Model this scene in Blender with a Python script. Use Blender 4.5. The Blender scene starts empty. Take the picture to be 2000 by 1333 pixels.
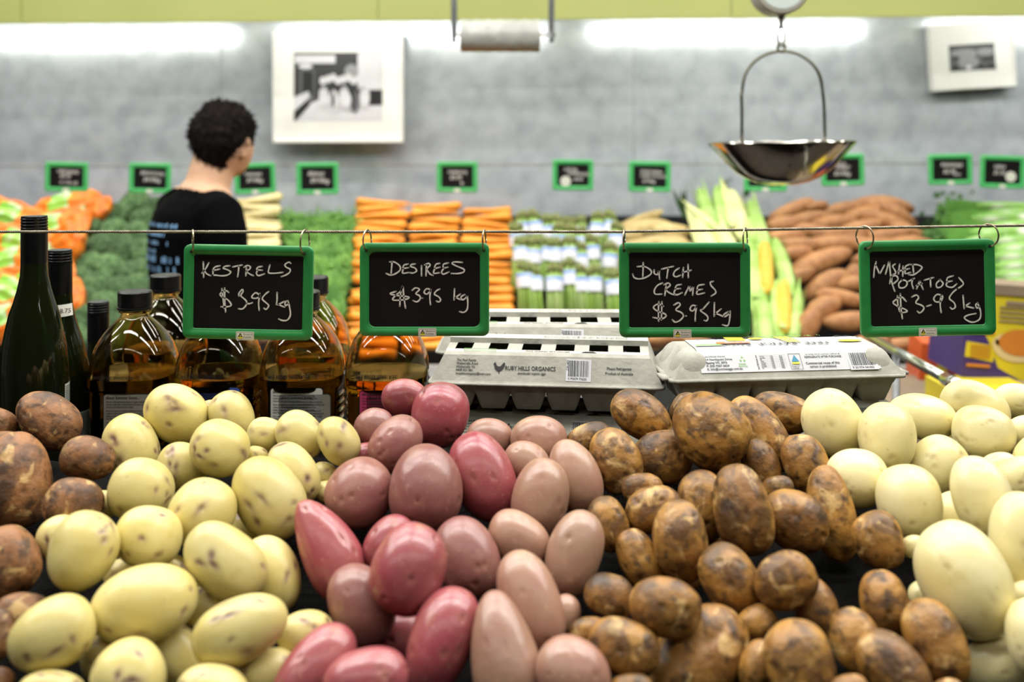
import bpy, bmesh, math, random
import numpy as np
from mathutils import Vector, Matrix

# ------------------------------------------------------------------ camera, world, light, exposure
F = 1944.44            # focal length in pixels of the 2000 px wide frame (35 mm lens)
HY = 270.0             # pixel row of the horizon (the lens is shifted down, the camera is level)
CZ = 1.5
scene = bpy.context.scene
COL = scene.collection
cam_data = bpy.data.cameras.new('camera')
cam = bpy.data.objects.new('camera', cam_data)
COL.objects.link(cam)
cam.location = (0, 0, CZ)
cam.rotation_euler = (math.pi / 2, 0, 0)
cam_data.lens = 35.0
cam_data.sensor_width = 36.0
cam_data.shift_y = -(666.5 - HY) / 2000.0
cam_data.clip_start = 0.05
cam_data.clip_end = 60
cam_data.dof.use_dof = True
cam_data.dof.focus_distance = 1.2
cam_data.dof.aperture_fstop = 3.4
scene.camera = cam

world = bpy.data.worlds.new('world')
scene.world = world
world.use_nodes = True
world.node_tree.nodes['Background'].inputs[0].default_value = (0.85, 0.93, 1.0, 1)
world.node_tree.nodes['Background'].inputs[1].default_value = 0.06

def area(loc, sx, sy, power, rot=(0, 0, 0), col=(1.0, 0.975, 0.93)):
    l = bpy.data.lights.new('ceiling_lamp', 'AREA')
    l.shape = 'RECTANGLE'; l.size = sx; l.size_y = sy; l.energy = power; l.color = col
    o = bpy.data.objects.new('ceiling_lamp', l)
    o.location = loc; o.rotation_euler = rot
    COL.objects.link(o)
    return o

# fluorescent battens of the shop ceiling
for lx in (-2.1, -0.7, 0.7, 2.1):
    area((lx, 0.75, 2.93), 1.2, 0.14, 21)
    area((lx, 1.5, 2.93), 1.2, 0.14, 15)
    area((lx, 2.2, 2.93), 1.2, 0.14, 12)
    area((lx, 2.9, 2.93), 1.2, 0.14, 10)
    area((lx, -0.9, 2.93), 1.2, 0.14, 7)

scene.view_settings.view_transform = 'Standard'
scene.view_settings.look = 'None'
scene.view_settings.exposure = 0.15
scene.view_settings.gamma = 1.0
scene.view_settings.use_curve_mapping = False
scene.cycles.max_bounces = 10
scene.cycles.transmission_bounces = 10
scene.cycles.glossy_bounces = 5
scene.cycles.diffuse_bounces = 3
scene.cycles.caustics_reflective = False
scene.cycles.caustics_refractive = False
scene.cycles.sample_clamp_indirect = 4.0
scene.cycles.use_denoising = True

# ------------------------------------------------------------------ helpers
def P(px, py, D):
    return Vector(((px - 1000) / F * D, D, CZ - (py - HY) / F * D))

def s2l(c):
    return tuple(((v / 255.0) / 12.92 if v / 255.0 <= 0.04045 else ((v / 255.0 + 0.055) / 1.055) ** 2.4) for v in c)

def mat(name, rgb=(200, 200, 200), rough=0.5, metal=0.0, spec=0.5, coat=0.0, emit=None, emit_s=0.0,
        trans=0.0, ior=1.45, noise=None, bump=None, sheen=0.0, sss=0.0, rand=0.0, coords='Object'):
    """noise = (scale, rgb2, lo, hi[, detail]); bump = (scale, strength, distance)"""
    m = bpy.data.materials.new(name)
    m.use_nodes = True
    nt = m.node_tree
    b = nt.nodes['Principled BSDF']
    b.inputs['Base Color'].default_value = (*s2l(rgb), 1)
    b.inputs['Roughness'].default_value = rough
    b.inputs['Metallic'].default_value = metal
    b.inputs['Specular IOR Level'].default_value = spec
    b.inputs['Coat Weight'].default_value = coat
    b.inputs['Coat Roughness'].default_value = 0.1
    b.inputs['Transmission Weight'].default_value = trans
    b.inputs['IOR'].default_value = ior
    if sss:
        b.inputs['Subsurface Weight'].default_value = sss
        b.inputs['Subsurface Radius'].default_value = (0.012, 0.008, 0.004)
        b.inputs['Subsurface Scale'].default_value = 0.6
    if emit:
        b.inputs['Emission Color'].default_value = (*emit, 1)
        b.inputs['Emission Strength'].default_value = emit_s
    tc = nt.nodes.new('ShaderNodeTexCoord')
    vec = tc.outputs[coords]
    colour = None
    if noise:
        n = nt.nodes.new('ShaderNodeTexNoise')
        n.inputs['Scale'].default_value = noise[0]
        n.inputs['Detail'].default_value = noise[4] if len(noise) > 4 else 4
        nt.links.new(vec, n.inputs['Vector'])
        r = nt.nodes.new('ShaderNodeMapRange')
        r.inputs['From Min'].default_value = noise[2]
        r.inputs['From Max'].default_value = noise[3]
        nt.links.new(n.outputs['Fac'], r.inputs['Value'])
        mx = nt.nodes.new('ShaderNodeMix'); mx.data_type = 'RGBA'
        mx.inputs['A'].default_value = (*s2l(rgb), 1)
        mx.inputs['B'].default_value = (*s2l(noise[1]), 1)
        nt.links.new(r.outputs['Result'], mx.inputs['Factor'])
        colour = mx.outputs['Result']
        nt.links.new(colour, b.inputs['Base Color'])
    if rand:
        oi = nt.nodes.new('ShaderNodeObjectInfo')
        hs = nt.nodes.new('ShaderNodeHueSaturation')
        mr = nt.nodes.new('ShaderNodeMapRange')
        mr.inputs['To Min'].default_value = 1 - rand
        mr.inputs['To Max'].default_value = 1 + rand
        nt.links.new(oi.outputs['Random'], mr.inputs['Value'])
        nt.links.new(mr.outputs['Result'], hs.inputs['Value'])
        if colour is not None:
            nt.links.new(colour, hs.inputs['Color'])
        else:
            hs.inputs['Color'].default_value = (*s2l(rgb), 1)
        nt.links.new(hs.outputs['Color'], b.inputs['Base Color'])
    if bump:
        n2 = nt.nodes.new('ShaderNodeTexNoise')
        n2.inputs['Scale'].default_value = bump[0]
        n2.inputs['Detail'].default_value = 5
        nt.links.new(vec, n2.inputs['Vector'])
        bp = nt.nodes.new('ShaderNodeBump')
        bp.inputs['Strength'].default_value = bump[1]
        bp.inputs['Distance'].default_value = bump[2]
        nt.links.new(n2.outputs['Fac'], bp.inputs['Height'])
        nt.links.new(bp.outputs['Normal'], b.inputs['Normal'])
    return m

ORDW = ['first', 'second', 'third', 'fourth', 'fifth', 'sixth', 'seventh', 'eighth', 'ninth', 'tenth', 'eleventh', 'twelfth', 'thirteenth', 'fourteenth', 'fifteenth',
        'sixteenth', 'seventeenth', 'eighteenth', 'nineteenth', 'twentieth', 'twenty-first', 'twenty-second', 'twenty-third', 'twenty-fourth', 'twenty-fifth']
def rank_labels(items, base, heap, per=6):
    """items: (object, px, py); rows from the top, places from the left"""
    ids = sorted(items, key=lambda q: q[2]); nr = max(1, round(len(ids) / per)); k = math.ceil(len(ids) / nr)
    rows = [ids[i:i + k] for i in range(0, len(ids), k)]
    for r, row in enumerate(rows):
        row.sort(key=lambda q: q[1])
        rn = 'top row' if r == 0 else 'bottom row' if r == len(rows) - 1 else ORDW[r] + ' row'
        for c, (o, x, y) in enumerate(row):
            pos = 'leftmost' if c == 0 else 'rightmost' if c == len(row) - 1 else ORDW[c] + ' from left'
            o['label'] = f'{base}, {pos} in {rn} of {heap}' if len(rows) > 1 else f'{base}, {pos} in {heap}'

class MB:
    """collects faces of one mesh"""
    def __init__(self):
        self.v = []; self.f = []; self.mi = []; self.cur = 0; self.M = None
    def addv(self, pts):
        s = len(self.v)
        if self.M is not None:
            pts = [self.M @ Vector(p) for p in pts]
        self.v.extend([tuple(p) for p in pts])
        return s
    def addf(self, f):
        self.f.append(tuple(f)); self.mi.append(self.cur)
    def box(self, c, s, R=None):
        pts = []
        for dz in (-.5, .5):
            for dx, dy in ((-.5, -.5), (.5, -.5), (.5, .5), (-.5, .5)):
                p = Vector((dx * s[0], dy * s[1], dz * s[2]))
                if R is not None: p = R @ p
                pts.append(Vector(c) + p)
        i = self.addv(pts)
        for q in ((0, 3, 2, 1), (4, 5, 6, 7), (0, 1, 5, 4), (1, 2, 6, 5), (2, 3, 7, 6), (3, 0, 4, 7)):
            self.addf([i + k for k in q])
    def quad(self, a, b, c, d):
        i = self.addv([a, b, c, d]); self.addf((i, i + 1, i + 2, i + 3))
    def poly(self, pts):
        i = self.addv(pts); self.addf(range(i, i + len(pts)))
    def rings(self, rings, cap0=True, cap1=True, closed=True):
        n = len(rings[0]); ids = [self.addv(r) for r in rings]
        for a, b in zip(ids[:-1], ids[1:]):
            for k in range(n if closed else n - 1):
                k2 = (k + 1) % n
                self.addf((a + k, a + k2, b + k2, b + k))
        if cap0: self.addf([ids[0] + k for k in range(n)][::-1])
        if cap1: self.addf([ids[-1] + k for k in range(n)])
        return ids
    def lathe(self, prof, seg=32, cap0=True, cap1=True, expo=None, c=(0, 0)):
        rs = []
        for i, pr in enumerate(prof):
            r, z = pr[0], pr[1]
            e = pr[2] if len(pr) > 2 else 2.0
            ring = []
            for k in range(seg):
                a = 2 * math.pi * k / seg
                ca, sa = math.cos(a), math.sin(a)
                rr = r / ((abs(ca) ** e + abs(sa) ** e) ** (1 / e))
                ring.append((c[0] + rr * ca, c[1] + rr * sa, z))
            rs.append(ring)
        return self.rings(rs, cap0, cap1)
    def tube(self, pts, r, seg=8, caps=True, flat=None):
        pts = [Vector(p) for p in pts]
        n = len(pts); rad = r if hasattr(r, '__len__') else [r] * n
        up = Vector((0, 0, 1)); prev = None; rs = []
        for i, p in enumerate(pts):
            t = (pts[min(i + 1, n - 1)] - pts[max(i - 1, 0)])
            if t.length < 1e-9: t = Vector((1, 0, 0))
            t.normalize()
            if prev is None:
                a = up if abs(t.dot(up)) < 0.9 else Vector((1, 0, 0))
                u = t.cross(a).normalized()
            else:
                u = (prev - t * prev.dot(t))
                u = u.normalized() if u.length > 1e-6 else t.orthogonal().normalized()
            w = t.cross(u); prev = u
            ring = []
            for k in range(seg):
                a = 2 * math.pi * k / seg
                q = u * (math.cos(a) * rad[i]) + w * (math.sin(a) * rad[i])
                ring.append(p + q)
            rs.append(ring)
        return self.rings(rs, caps, caps)
    def build(self, name, mats, parent=None, smooth=False, loc=None, rot=None):
        me = bpy.data.meshes.new(name)
        me.from_pydata(self.v, [], self.f)
        if not isinstance(mats, (list, tuple)): mats = [mats]
        for m in mats: me.materials.append(m)
        if len(mats) > 1:
            me.polygons.foreach_set('material_index', self.mi)
        if smooth:
            me.polygons.foreach_set('use_smooth', [True] * len(self.f))
        me.update()
        return link(name, me, parent, loc, rot)

def link(name, data, parent=None, loc=None, rot=None):
    o = bpy.data.objects.new(name, data)
    COL.objects.link(o)
    if parent is not None: o.parent = parent
    if loc is not None: o.location = loc
    if rot is not None: o.rotation_euler = rot
    return o

def smooth_by_angle(o, deg=40):
    me = o.data
    me.polygons.foreach_set('use_smooth', [True] * len(me.polygons))
    bm = bmesh.new(); bm.from_mesh(me)
    lim = math.radians(deg)
    for e in bm.edges:
        if len(e.link_faces) == 2 and e.calc_face_angle(0) > lim: e.smooth = False
    bm.to_mesh(me); bm.free()
    return o

def thing(name, label, cat, loc=(0, 0, 0), rot=(0, 0, 0), group=None):
    o = link(name, None, None, loc, rot)
    return tag(o, label, cat, group)

def tag(o, label, cat, group=None):
    o['label'] = label; o['category'] = cat
    if group: o['group'] = group
    return o

def struct(o):
    o['kind'] = 'structure'
    return o

def copy_tree(src, loc=None, rot=None, label=None, scale=None, group=None):
    def rec(o, par):
        c = o.copy(); COL.objects.link(c)
        c.parent = par
        for ch in o.children: rec(ch, c)
        return c
    r = rec(src, None)
    if loc is not None: r.location = loc
    if rot is not None: r.rotation_euler = rot
    if scale is not None: r.scale = (scale,) * 3 if not hasattr(scale, '__len__') else scale
    if label: r['label'] = label
    if group: r['group'] = group
    return r

def catmull(pts, n=5):
    if len(pts) < 3: return [Vector(p) for p in pts]
    P_ = [Vector(p) for p in pts]
    P_ = [P_[0] * 2 - P_[1]] + P_ + [P_[-1] * 2 - P_[-2]]
    out = []
    for i in range(1, len(P_) - 2):
        a, b, c, d = P_[i - 1], P_[i], P_[i + 1], P_[i + 2]
        for k in range(n):
            t = k / n
            out.append(0.5 * ((2 * b) + (c - a) * t + (2 * a - 5 * b + 4 * c - d) * t * t + (3 * b - a - 3 * c + d) * t ** 3))
    out.append(P_[-2])
    return out

def rrect(w, h, r, n=5, cx=0.0, cz=0.0):
    pts = []
    for sx, sz, a0 in ((1, 1, 0), (-1, 1, 90), (-1, -1, 180), (1, -1, 270)):
        for k in range(n + 1):
            a = math.radians(a0 + 90 * k / n)
            pts.append((cx + sx * (w / 2 - r) + r * math.cos(a), cz + sz * (h / 2 - r) + r * math.sin(a)))
    return pts

def text_into(mb, s, size, M, align='LEFT', shear=0.0, sx=1.0, offset=0.0):
    """adds flat lettering (local XY of M) to a mesh builder"""
    if offset == 0.0: offset = size * 0.018
    cu = bpy.data.curves.new('t', 'FONT')
    cu.body = s; cu.size = size; cu.align_x = align; cu.shear = shear; cu.resolution_u = 2; cu.offset = offset
    o = bpy.data.objects.new('t', cu); COL.objects.link(o)
    dg = bpy.context.evaluated_depsgraph_get()
    me = o.evaluated_get(dg).to_mesh()
    i = mb.addv([M @ Vector((v.co.x * sx, v.co.y, 0)) for v in me.vertices])
    for p in me.polygons: mb.addf([i + k for k in p.vertices])
    o.evaluated_get(dg).to_mesh_clear()
    bpy.data.objects.remove(o); bpy.data.curves.remove(cu)

def ico(sub):
    bm = bmesh.new()
    bmesh.ops.create_icosphere(bm, subdivisions=sub, radius=1.0)
    v = np.array([x.co[:] for x in bm.verts]); f = [tuple(q.index for q in x.verts) for x in bm.faces]
    bm.free()
    return v / np.linalg.norm(v, axis=1)[:, None], f
ICO5, ICOF5 = ico(5)
ICO4, ICOF4 = ico(4)
ICO3, ICOF3 = ico(3)

def np_mesh(name, v, f, mats, parent=None, attr=None):
    me = bpy.data.meshes.new(name)
    me.from_pydata([tuple(x) for x in v], [], f)
    me.polygons.foreach_set('use_smooth', [True] * len(f))
    for m in (mats if isinstance(mats, (list, tuple)) else [mats]): me.materials.append(m)
    if attr is not None:
        for k, a in attr.items():
            at = me.attributes.new(k, 'FLOAT', 'POINT')
            at.data.foreach_set('value', np.asarray(a, dtype=np.float32))
    me.update()
    return me

def lumps(n, rng, k=5, fmin=1.0, fmax=3.0):
    s = np.zeros(len(n))
    for _ in range(k):
        d = rng.normal(size=3); d /= np.linalg.norm(d)
        s += np.sin(n @ d * rng.uniform(fmin, fmax) + rng.uniform(0, 6.28))
    return s / k
# ------------------------------------------------------------------ structure: room
M_steel = mat('galvanised_steel', (208, 214, 222), rough=0.22, metal=0.34, noise=(13, (184, 191, 199), 0.38, 0.66, 7), bump=(14, 0.05, 0.004))
M_valance = mat('lime_green_paint', (166, 172, 100), rough=0.45, noise=(2.5, (156, 163, 92), 0.3, 0.8))
M_floor = mat('concrete_floor', (72, 62, 54), rough=0.6, noise=(4, (52, 45, 40), 0.3, 0.7))
M_ceiling = mat('ceiling_paint', (150, 150, 146), rough=0.8, noise=(3, (140, 140, 136), 0.3, 0.7))
M_wallp = mat('wall_paint', (118, 118, 112), rough=0.8, noise=(3, (108, 108, 102), 0.3, 0.7))
M_black = mat('black_plastic', (8, 8, 8), rough=0.65, spec=0.12, bump=(300, 0.1, 0.0005))
M_white = mat('white_painted_metal', (225, 226, 222), rough=0.4, noise=(20, (215, 216, 212), 0.3, 0.7))
M_grey = mat('grey_metal', (120, 122, 124), rough=0.35, metal=0.8, noise=(30, (100, 102, 104), 0.3, 0.7))
M_chrome = mat('chrome', (205, 205, 205), rough=0.12, metal=1.0, noise=(40, (190, 190, 188), 0.3, 0.7))

mb = MB(); mb.box((0, 0.3, -0.05), (10.4, 9.4, 0.1)); struct(mb.build('floor', M_floor))
mb = MB(); mb.box((0, 0.3, 3.05), (10.4, 9.4, 0.1)); struct(mb.build('ceiling', M_ceiling))
mb = MB(); mb.box((-5.05, 0.3, 1.5), (0.1, 9.2, 3.0)); struct(mb.build('wall_left', M_wallp))
mb = MB(); mb.box((5.05, 0.3, 1.5), (0.1, 9.2, 3.0)); struct(mb.build('wall_right', M_wallp))
mb = MB(); mb.box((0, -4.25, 1.5), (10.0, 0.1, 3.0)); struct(mb.build('wall_front', M_wallp))

# back wall: galvanised sheets on a backing, slightly turned to the camera plane (right end nearer)
WYAW = math.radians(-1.3)
WR = Matrix.Rotation(WYAW, 4, 'Z')
mb = MB(); mb.box((0, 0.06, 1.5), (10.2, 0.06, 3.0))
wall = struct(mb.build('wall_back', M_wallp, None, loc=(0, 4.0, 0), rot=(0, 0, WYAW)))
xs = [-4.9, -2.95, -1.18, 0.49, 2.25, 4.0, 4.95]
for a, b in zip(xs[:-1], xs[1:]):
    for z0, z1 in ((0.0, 2.999),):
        m_ = MB(); w = b - a - 0.002
        m_.box(((a + b) / 2, 0.02, (z0 + z1) / 2), (w, 0.012, z1 - z0 - 0.002))
        m_.build('steel_panel', M_steel, wall)

# lime valance above the produce wall with panel joints, hiding the tube lights
val = struct(thing('trim_1', 'x', 'x', (0, 3.45, 0)))
for k in ('label', 'category'): del val[k]
vx = [-2.9, -1.7, -0.464, 0.76, 1.95, 3.1]
def zval(x): return 1.911 + 0.0075 * x / 1.0 + 0.0
for a, b in zip(vx[:-1], vx[1:]):
    m_ = MB()
    za, zb = zval(a), zval(b)
    a2, b2 = a + 0.0012, b - 0.0012
    pts = [(a2, 0, za), (b2, 0, zb), (b2, 0, 2.75), (a2, 0, 2.75)]
    back = [(x, 0.018, z) for x, y, z in pts]
    i = m_.addv(pts + back)
    for q in ((0, 1, 2, 3), (7, 6, 5, 4), (0, 4, 5, 1), (1, 5, 6, 2), (2, 6, 7, 3), (3, 7, 4, 0)): m_.addf([i + k for k in q])
    m_.build('valance_panel', M_valance, val)
m_ = MB(); m_.box((0.1, 0.024, 2.35), (6.0, 0.010, 0.84)); m_.build('valance_light_stop', M_valance, val)  # unseen strip added to block tube light leaking through the panel joints
m_ = MB(); m_.box((0.1, 0.28, 2.78), (6.2, 0.58, 0.04)); m_.build('valance_top', M_wallp, val)

# tube lights between valance and wall: their mirror image is the bright streak on the steel
M_tube = mat('lit_tube', (255, 255, 255), rough=0.5, emit=(1.0, 0.99, 0.96), emit_s=38.0)
tube_labels = ['leftmost white fluorescent tube light behind the lime valance', 'fluorescent tube light behind the valance above the large framed photo',
               'fluorescent tube light behind the valance above the hanging scale', 'rightmost fluorescent tube light behind the valance above the small framed photo']
TD = 3.58
for k, (x0, x1) in enumerate(((-80, 450), (530, 1060), (1140, 1670), (1785, 2315))):
    a = (x0 - 1000) / F * 4.42; b = (x1 - 1000) / F * 4.42
    t = thing('tube_light', tube_labels[k], 'lamp', ((a + b) / 2, TD - 0.0 * a, 1.962 + 0.006 * k), group='tube lights behind the valance')
    L = (b - a)
    m_ = MB(); m_.tube([(-L / 2 + 0.01, 0, 0), (L / 2 - 0.01, 0, 0)], 0.013, 12); m_.build('tube', M_tube, t, smooth=True)
    m_ = MB(); m_.box((0, 0, 0.035), (L, 0.04, 0.03)); m_.box((0, 0, 0.05 + 0.365), (0.02, 0.02, 0.73)); m_.build('fitting', M_white, t)
    for s in (-1, 1):
        m_ = MB(); m_.box((s * (L / 2 - 0.005), 0, 0.01), (0.012, 0.03, 0.04)); m_.build('lamp_holder', M_white, t)

# ------------------------------------------------------------------ display furniture
def slope_z(D): return 0.90 + 0.40 * (D - 2.95)
def slope_D(py): return 1.78 / ((py - HY) / F + 0.40)
def on_slope(px, py, lift=0.0):
    D = slope_D(py)
    D = (1.78 - lift) / ((py - HY) / F + 0.40)
    return P(px, py, D)
M_deck = mat('black_produce_mat', (16, 16, 15), rough=0.8, spec=0.15, bump=(120, 0.4, 0.002))
disp = thing('produce_display', 'long black sloped produce display along the steel wall with white front edge', 'display stand', (0, 2.9, 0))
mb = MB()
for x0, x1 in ((-3.2, 3.2),):
    pts = [(x0, 0.0, slope_z(2.9) - 0.075), (x1, 0.0, slope_z(2.9) - 0.075), (x1, 0.98, slope_z(3.88) - 0.075), (x0, 0.98, slope_z(3.88) - 0.075)]
    low = [(x, y, z - 0.03) for x, y, z in pts]
    i = mb.addv(pts + low)
    for q in ((0, 1, 2, 3), (7, 6, 5, 4), (0, 4, 5, 1), (1, 5, 6, 2), (2, 6, 7, 3), (3, 7, 4, 0)): mb.addf([i + k for k in q])
mb.build('sloped_deck', M_deck, disp)
mb = MB(); mb.box((0, -0.012, 0.805), (6.4, 0.024, 0.07)); mb.build('front_edge', M_white, disp)
mb = MB(); mb.box((0, 0.5, 0.38), (6.3, 0.9, 0.76)); mb.build('plinth', M_black, disp)

# near display: black stepped bench carrying the potato slope and the shelf behind it
SHELF = 1.085
mb = MB()
bench = thing('potato_display', 'black display bench with sloping potato bed and shelf for bottles and egg cartons', 'display stand', (0, 1.2, 0))
mb.box((-0.40, 0.25, SHELF - 0.0125), (1.86, 0.56, 0.025)); mb.build('shelf', M_black, bench)
mb = MB(); mb.box((0, 0.0, 0.44), (2.5, 0.9, 0.88)); mb.build('cabinet', M_black, bench)

# ------------------------------------------------------------------ potatoes
def potato_mat(name, base, alt, patch, rough, kind):
    m = bpy.data.materials.new(name); m.use_nodes = True
    nt = m.node_tree; b = nt.nodes['Principled BSDF']; N = nt.nodes.new; L = nt.links.new
    tc = N('ShaderNodeTexCoord'); oi = N('ShaderNodeObjectInfo')
    off = N('ShaderNodeVectorMath'); off.operation = 'SCALE'
    comb = N('ShaderNodeCombineXYZ')
    for i in range(3): comb.inputs[i].default_value = (3.1, 7.7, 5.3)[i]
    L(comb.outputs[0], off.inputs[0]); L(oi.outputs['Random'], off.inputs['Scale'])
    add = N('ShaderNodeVectorMath'); add.operation = 'ADD'
    L(tc.outputs['Object'], add.inputs[0]); L(off.outputs[0], add.inputs[1])
    V = add.outputs[0]
    def noise(scale, detail, lo, hi, dist=0.0):
        n = N('ShaderNodeTexNoise'); n.inputs['Scale'].default_value = scale; n.inputs['Detail'].default_value = detail
        n.inputs['Distortion'].default_value = dist
        L(V, n.inputs['Vector'])
        r = N('ShaderNodeMapRange'); r.inputs['From Min'].default_value = lo; r.inputs['From Max'].default_value = hi
        L(n.outputs['Fac'], r.inputs['Value'])
        return r.outputs['Result'], n.outputs['Fac']
    def mix(fac, a, bcol):
        x = N('ShaderNodeMix'); x.data_type = 'RGBA'
        if isinstance(a, tuple): x.inputs['A'].default_value = (*s2l(a), 1)
        else: L(a, x.inputs['A'])
        x.inputs['B'].default_value = (*s2l(bcol), 1)
        L(fac, x.inputs['Factor'])
        return x.outputs['Result']
    def mul(f, k):
        x = N('ShaderNodeMath'); x.operation = 'MULTIPLY'; L(f, x.inputs[0])
        if isinstance(k, (int, float)): x.inputs[1].default_value = k
        else: L(k, x.inputs[1])
        return x.outputs[0]
    f1, _ = noise(22, 3, 0.35, 0.65)
    c = mix(f1, base, alt)
    if kind in ('yellow', 'cream'):
        f2, _ = noise(60, 4, 0.60, 0.78); c = mix(mul(f2, 0.5), c, patch)
        vo = N('ShaderNodeTexVoronoi'); vo.inputs['Scale'].default_value = 55; L(V, vo.inputs['Vector'])
        r = N('ShaderNodeMapRange'); r.inputs['From Min'].default_value = 0.05; r.inputs['From Max'].default_value = 0.13
        r.inputs['To Min'].default_value = 1; r.inputs['To Max'].default_value = 0
        L(vo.outputs['Distance'], r.inputs['Value'])
        c = mix(mul(r.outputs['Result'], 0.35), c, (170, 145, 90))
        at = N('ShaderNodeAttribute'); at.attribute_name = 'eye'
        e2 = mul(at.outputs['Fac'], 1.0)
        if kind == 'yellow':
            f3, _ = noise(90, 4, 0.30, 0.60)
            p = N('ShaderNodeMath'); p.operation = 'POWER'; L(e2, p.inputs[0]); p.inputs[1].default_value = 1.2
            c = mix(mul(p.outputs[0], 0.8), c, (142, 100, 104))
            p2 = N('ShaderNodeMath'); p2.operation = 'POWER'; L(e2, p2.inputs[0]); p2.inputs[1].default_value = 2.6
            c = mix(mul(mul(p2.outputs[0], f3), 1.0), c, (56, 28, 36))
        else:
            c = mix(mul(e2, 0.55), c, (160, 132, 84))
    elif kind in ('red', 'pink'):
        f2, _ = noise(38, 5, 0.62, 0.80, 0.4); c = mix(mul(f2, 0.75), c, patch)
        f4, _ = noise(260, 2, 0.62, 0.75); c = mix(mul(f4, 0.35), c, (205, 165, 135))
        at = N('ShaderNodeAttribute'); at.attribute_name = 'eye'
        c = mix(mul(at.outputs['Fac'], 0.5), c, (150, 105, 80))
    else:
        f2, _ = noise(34, 8, 0.44, 0.60, 0.8); c = mix(mul(f2, 0.9), c, patch)
        f3, _ = noise(75, 8, 0.52, 0.66, 0.3); c = mix(mul(f3, 0.85), c, (58, 40, 22))
        f5, _ = noise(52, 6, 0.57, 0.67, 0.5); c = mix(mul(f5, 0.8), c, (206, 170, 108))
        f6, _ = noise(13, 6, 0.58, 0.66, 0.5); c = mix(mul(f6, 0.7), c, (52, 35, 20))
        at = N('ShaderNodeAttribute'); at.attribute_name = 'eye'
        c = mix(mul(at.outputs['Fac'], 0.7), c, (50, 34, 20))
    hs = N('ShaderNodeHueSaturation')
    mr = N('ShaderNodeMapRange'); mr.inputs['To Min'].default_value = 0.90; mr.inputs['To Max'].default_value = 1.07
    L(oi.outputs['Random'], mr.inputs['Value']); L(mr.outputs['Result'], hs.inputs['Value']); L(c, hs.inputs['Color'])
    L(hs.outputs['Color'], b.inputs['Base Color'])
    b.inputs['Roughness'].default_value = rough
    b.inputs['Specular IOR Level'].default_value = 0.8 if kind in ('red', 'pink') else 0.55
    if kind in ('yellow', 'cream'):
        b.inputs['Subsurface Weight'].default_value = 0.06
        b.inputs['Subsurface Radius'].default_value = (0.006, 0.004, 0.002)
        b.inputs['Subsurface Scale'].default_value = 1.0
    bn = N('ShaderNodeTexNoise'); bn.inputs['Scale'].default_value = 120 if kind in ('yellow', 'cream', 'red', 'pink') else 90
    bn.inputs['Detail'].default_value = 8; L(V, bn.inputs['Vector'])
    bp = N('ShaderNodeBump'); bp.inputs['Strength'].default_value = {'yellow': .12, 'cream': .1, 'red': .12, 'pink': .14}.get(kind, .8)
    bp.inputs['Distance'].default_value = 0.0025
    L(bn.outputs['Fac'], bp.inputs['Height']); L(bp.outputs['Normal'], b.inputs['Normal'])
    return m
PM = {
    'Y': potato_mat('pale_yellow_skin', (212, 199, 134), (201, 184, 108), (180, 160, 82), 0.36, 'yellow'),
    'W': potato_mat('cream_skin', (226, 216, 164), (217, 203, 140), (198, 178, 108), 0.34, 'cream'),
    'R': potato_mat('red_skin', (152, 68, 76), (156, 84, 84), (170, 116, 78), 0.30, 'red'),
    'Q': potato_mat('dusky_red_skin', (138, 84, 80), (148, 102, 90), (162, 124, 96), 0.34, 'red'),
    'P': potato_mat('pinkish_tan_skin', (164, 130, 106), (158, 114, 96), (172, 144, 106), 0.34, 'pink'),
    'U': potato_mat('dirty_golden_skin', (172, 126, 54), (138, 94, 42), (90, 60, 28), 0.46, 'dirty'),
    'B': potato_mat('dirty_brown_skin', (150, 102, 56), (130, 86, 48), (88, 58, 34), 0.58, 'dirty'),
}
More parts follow.
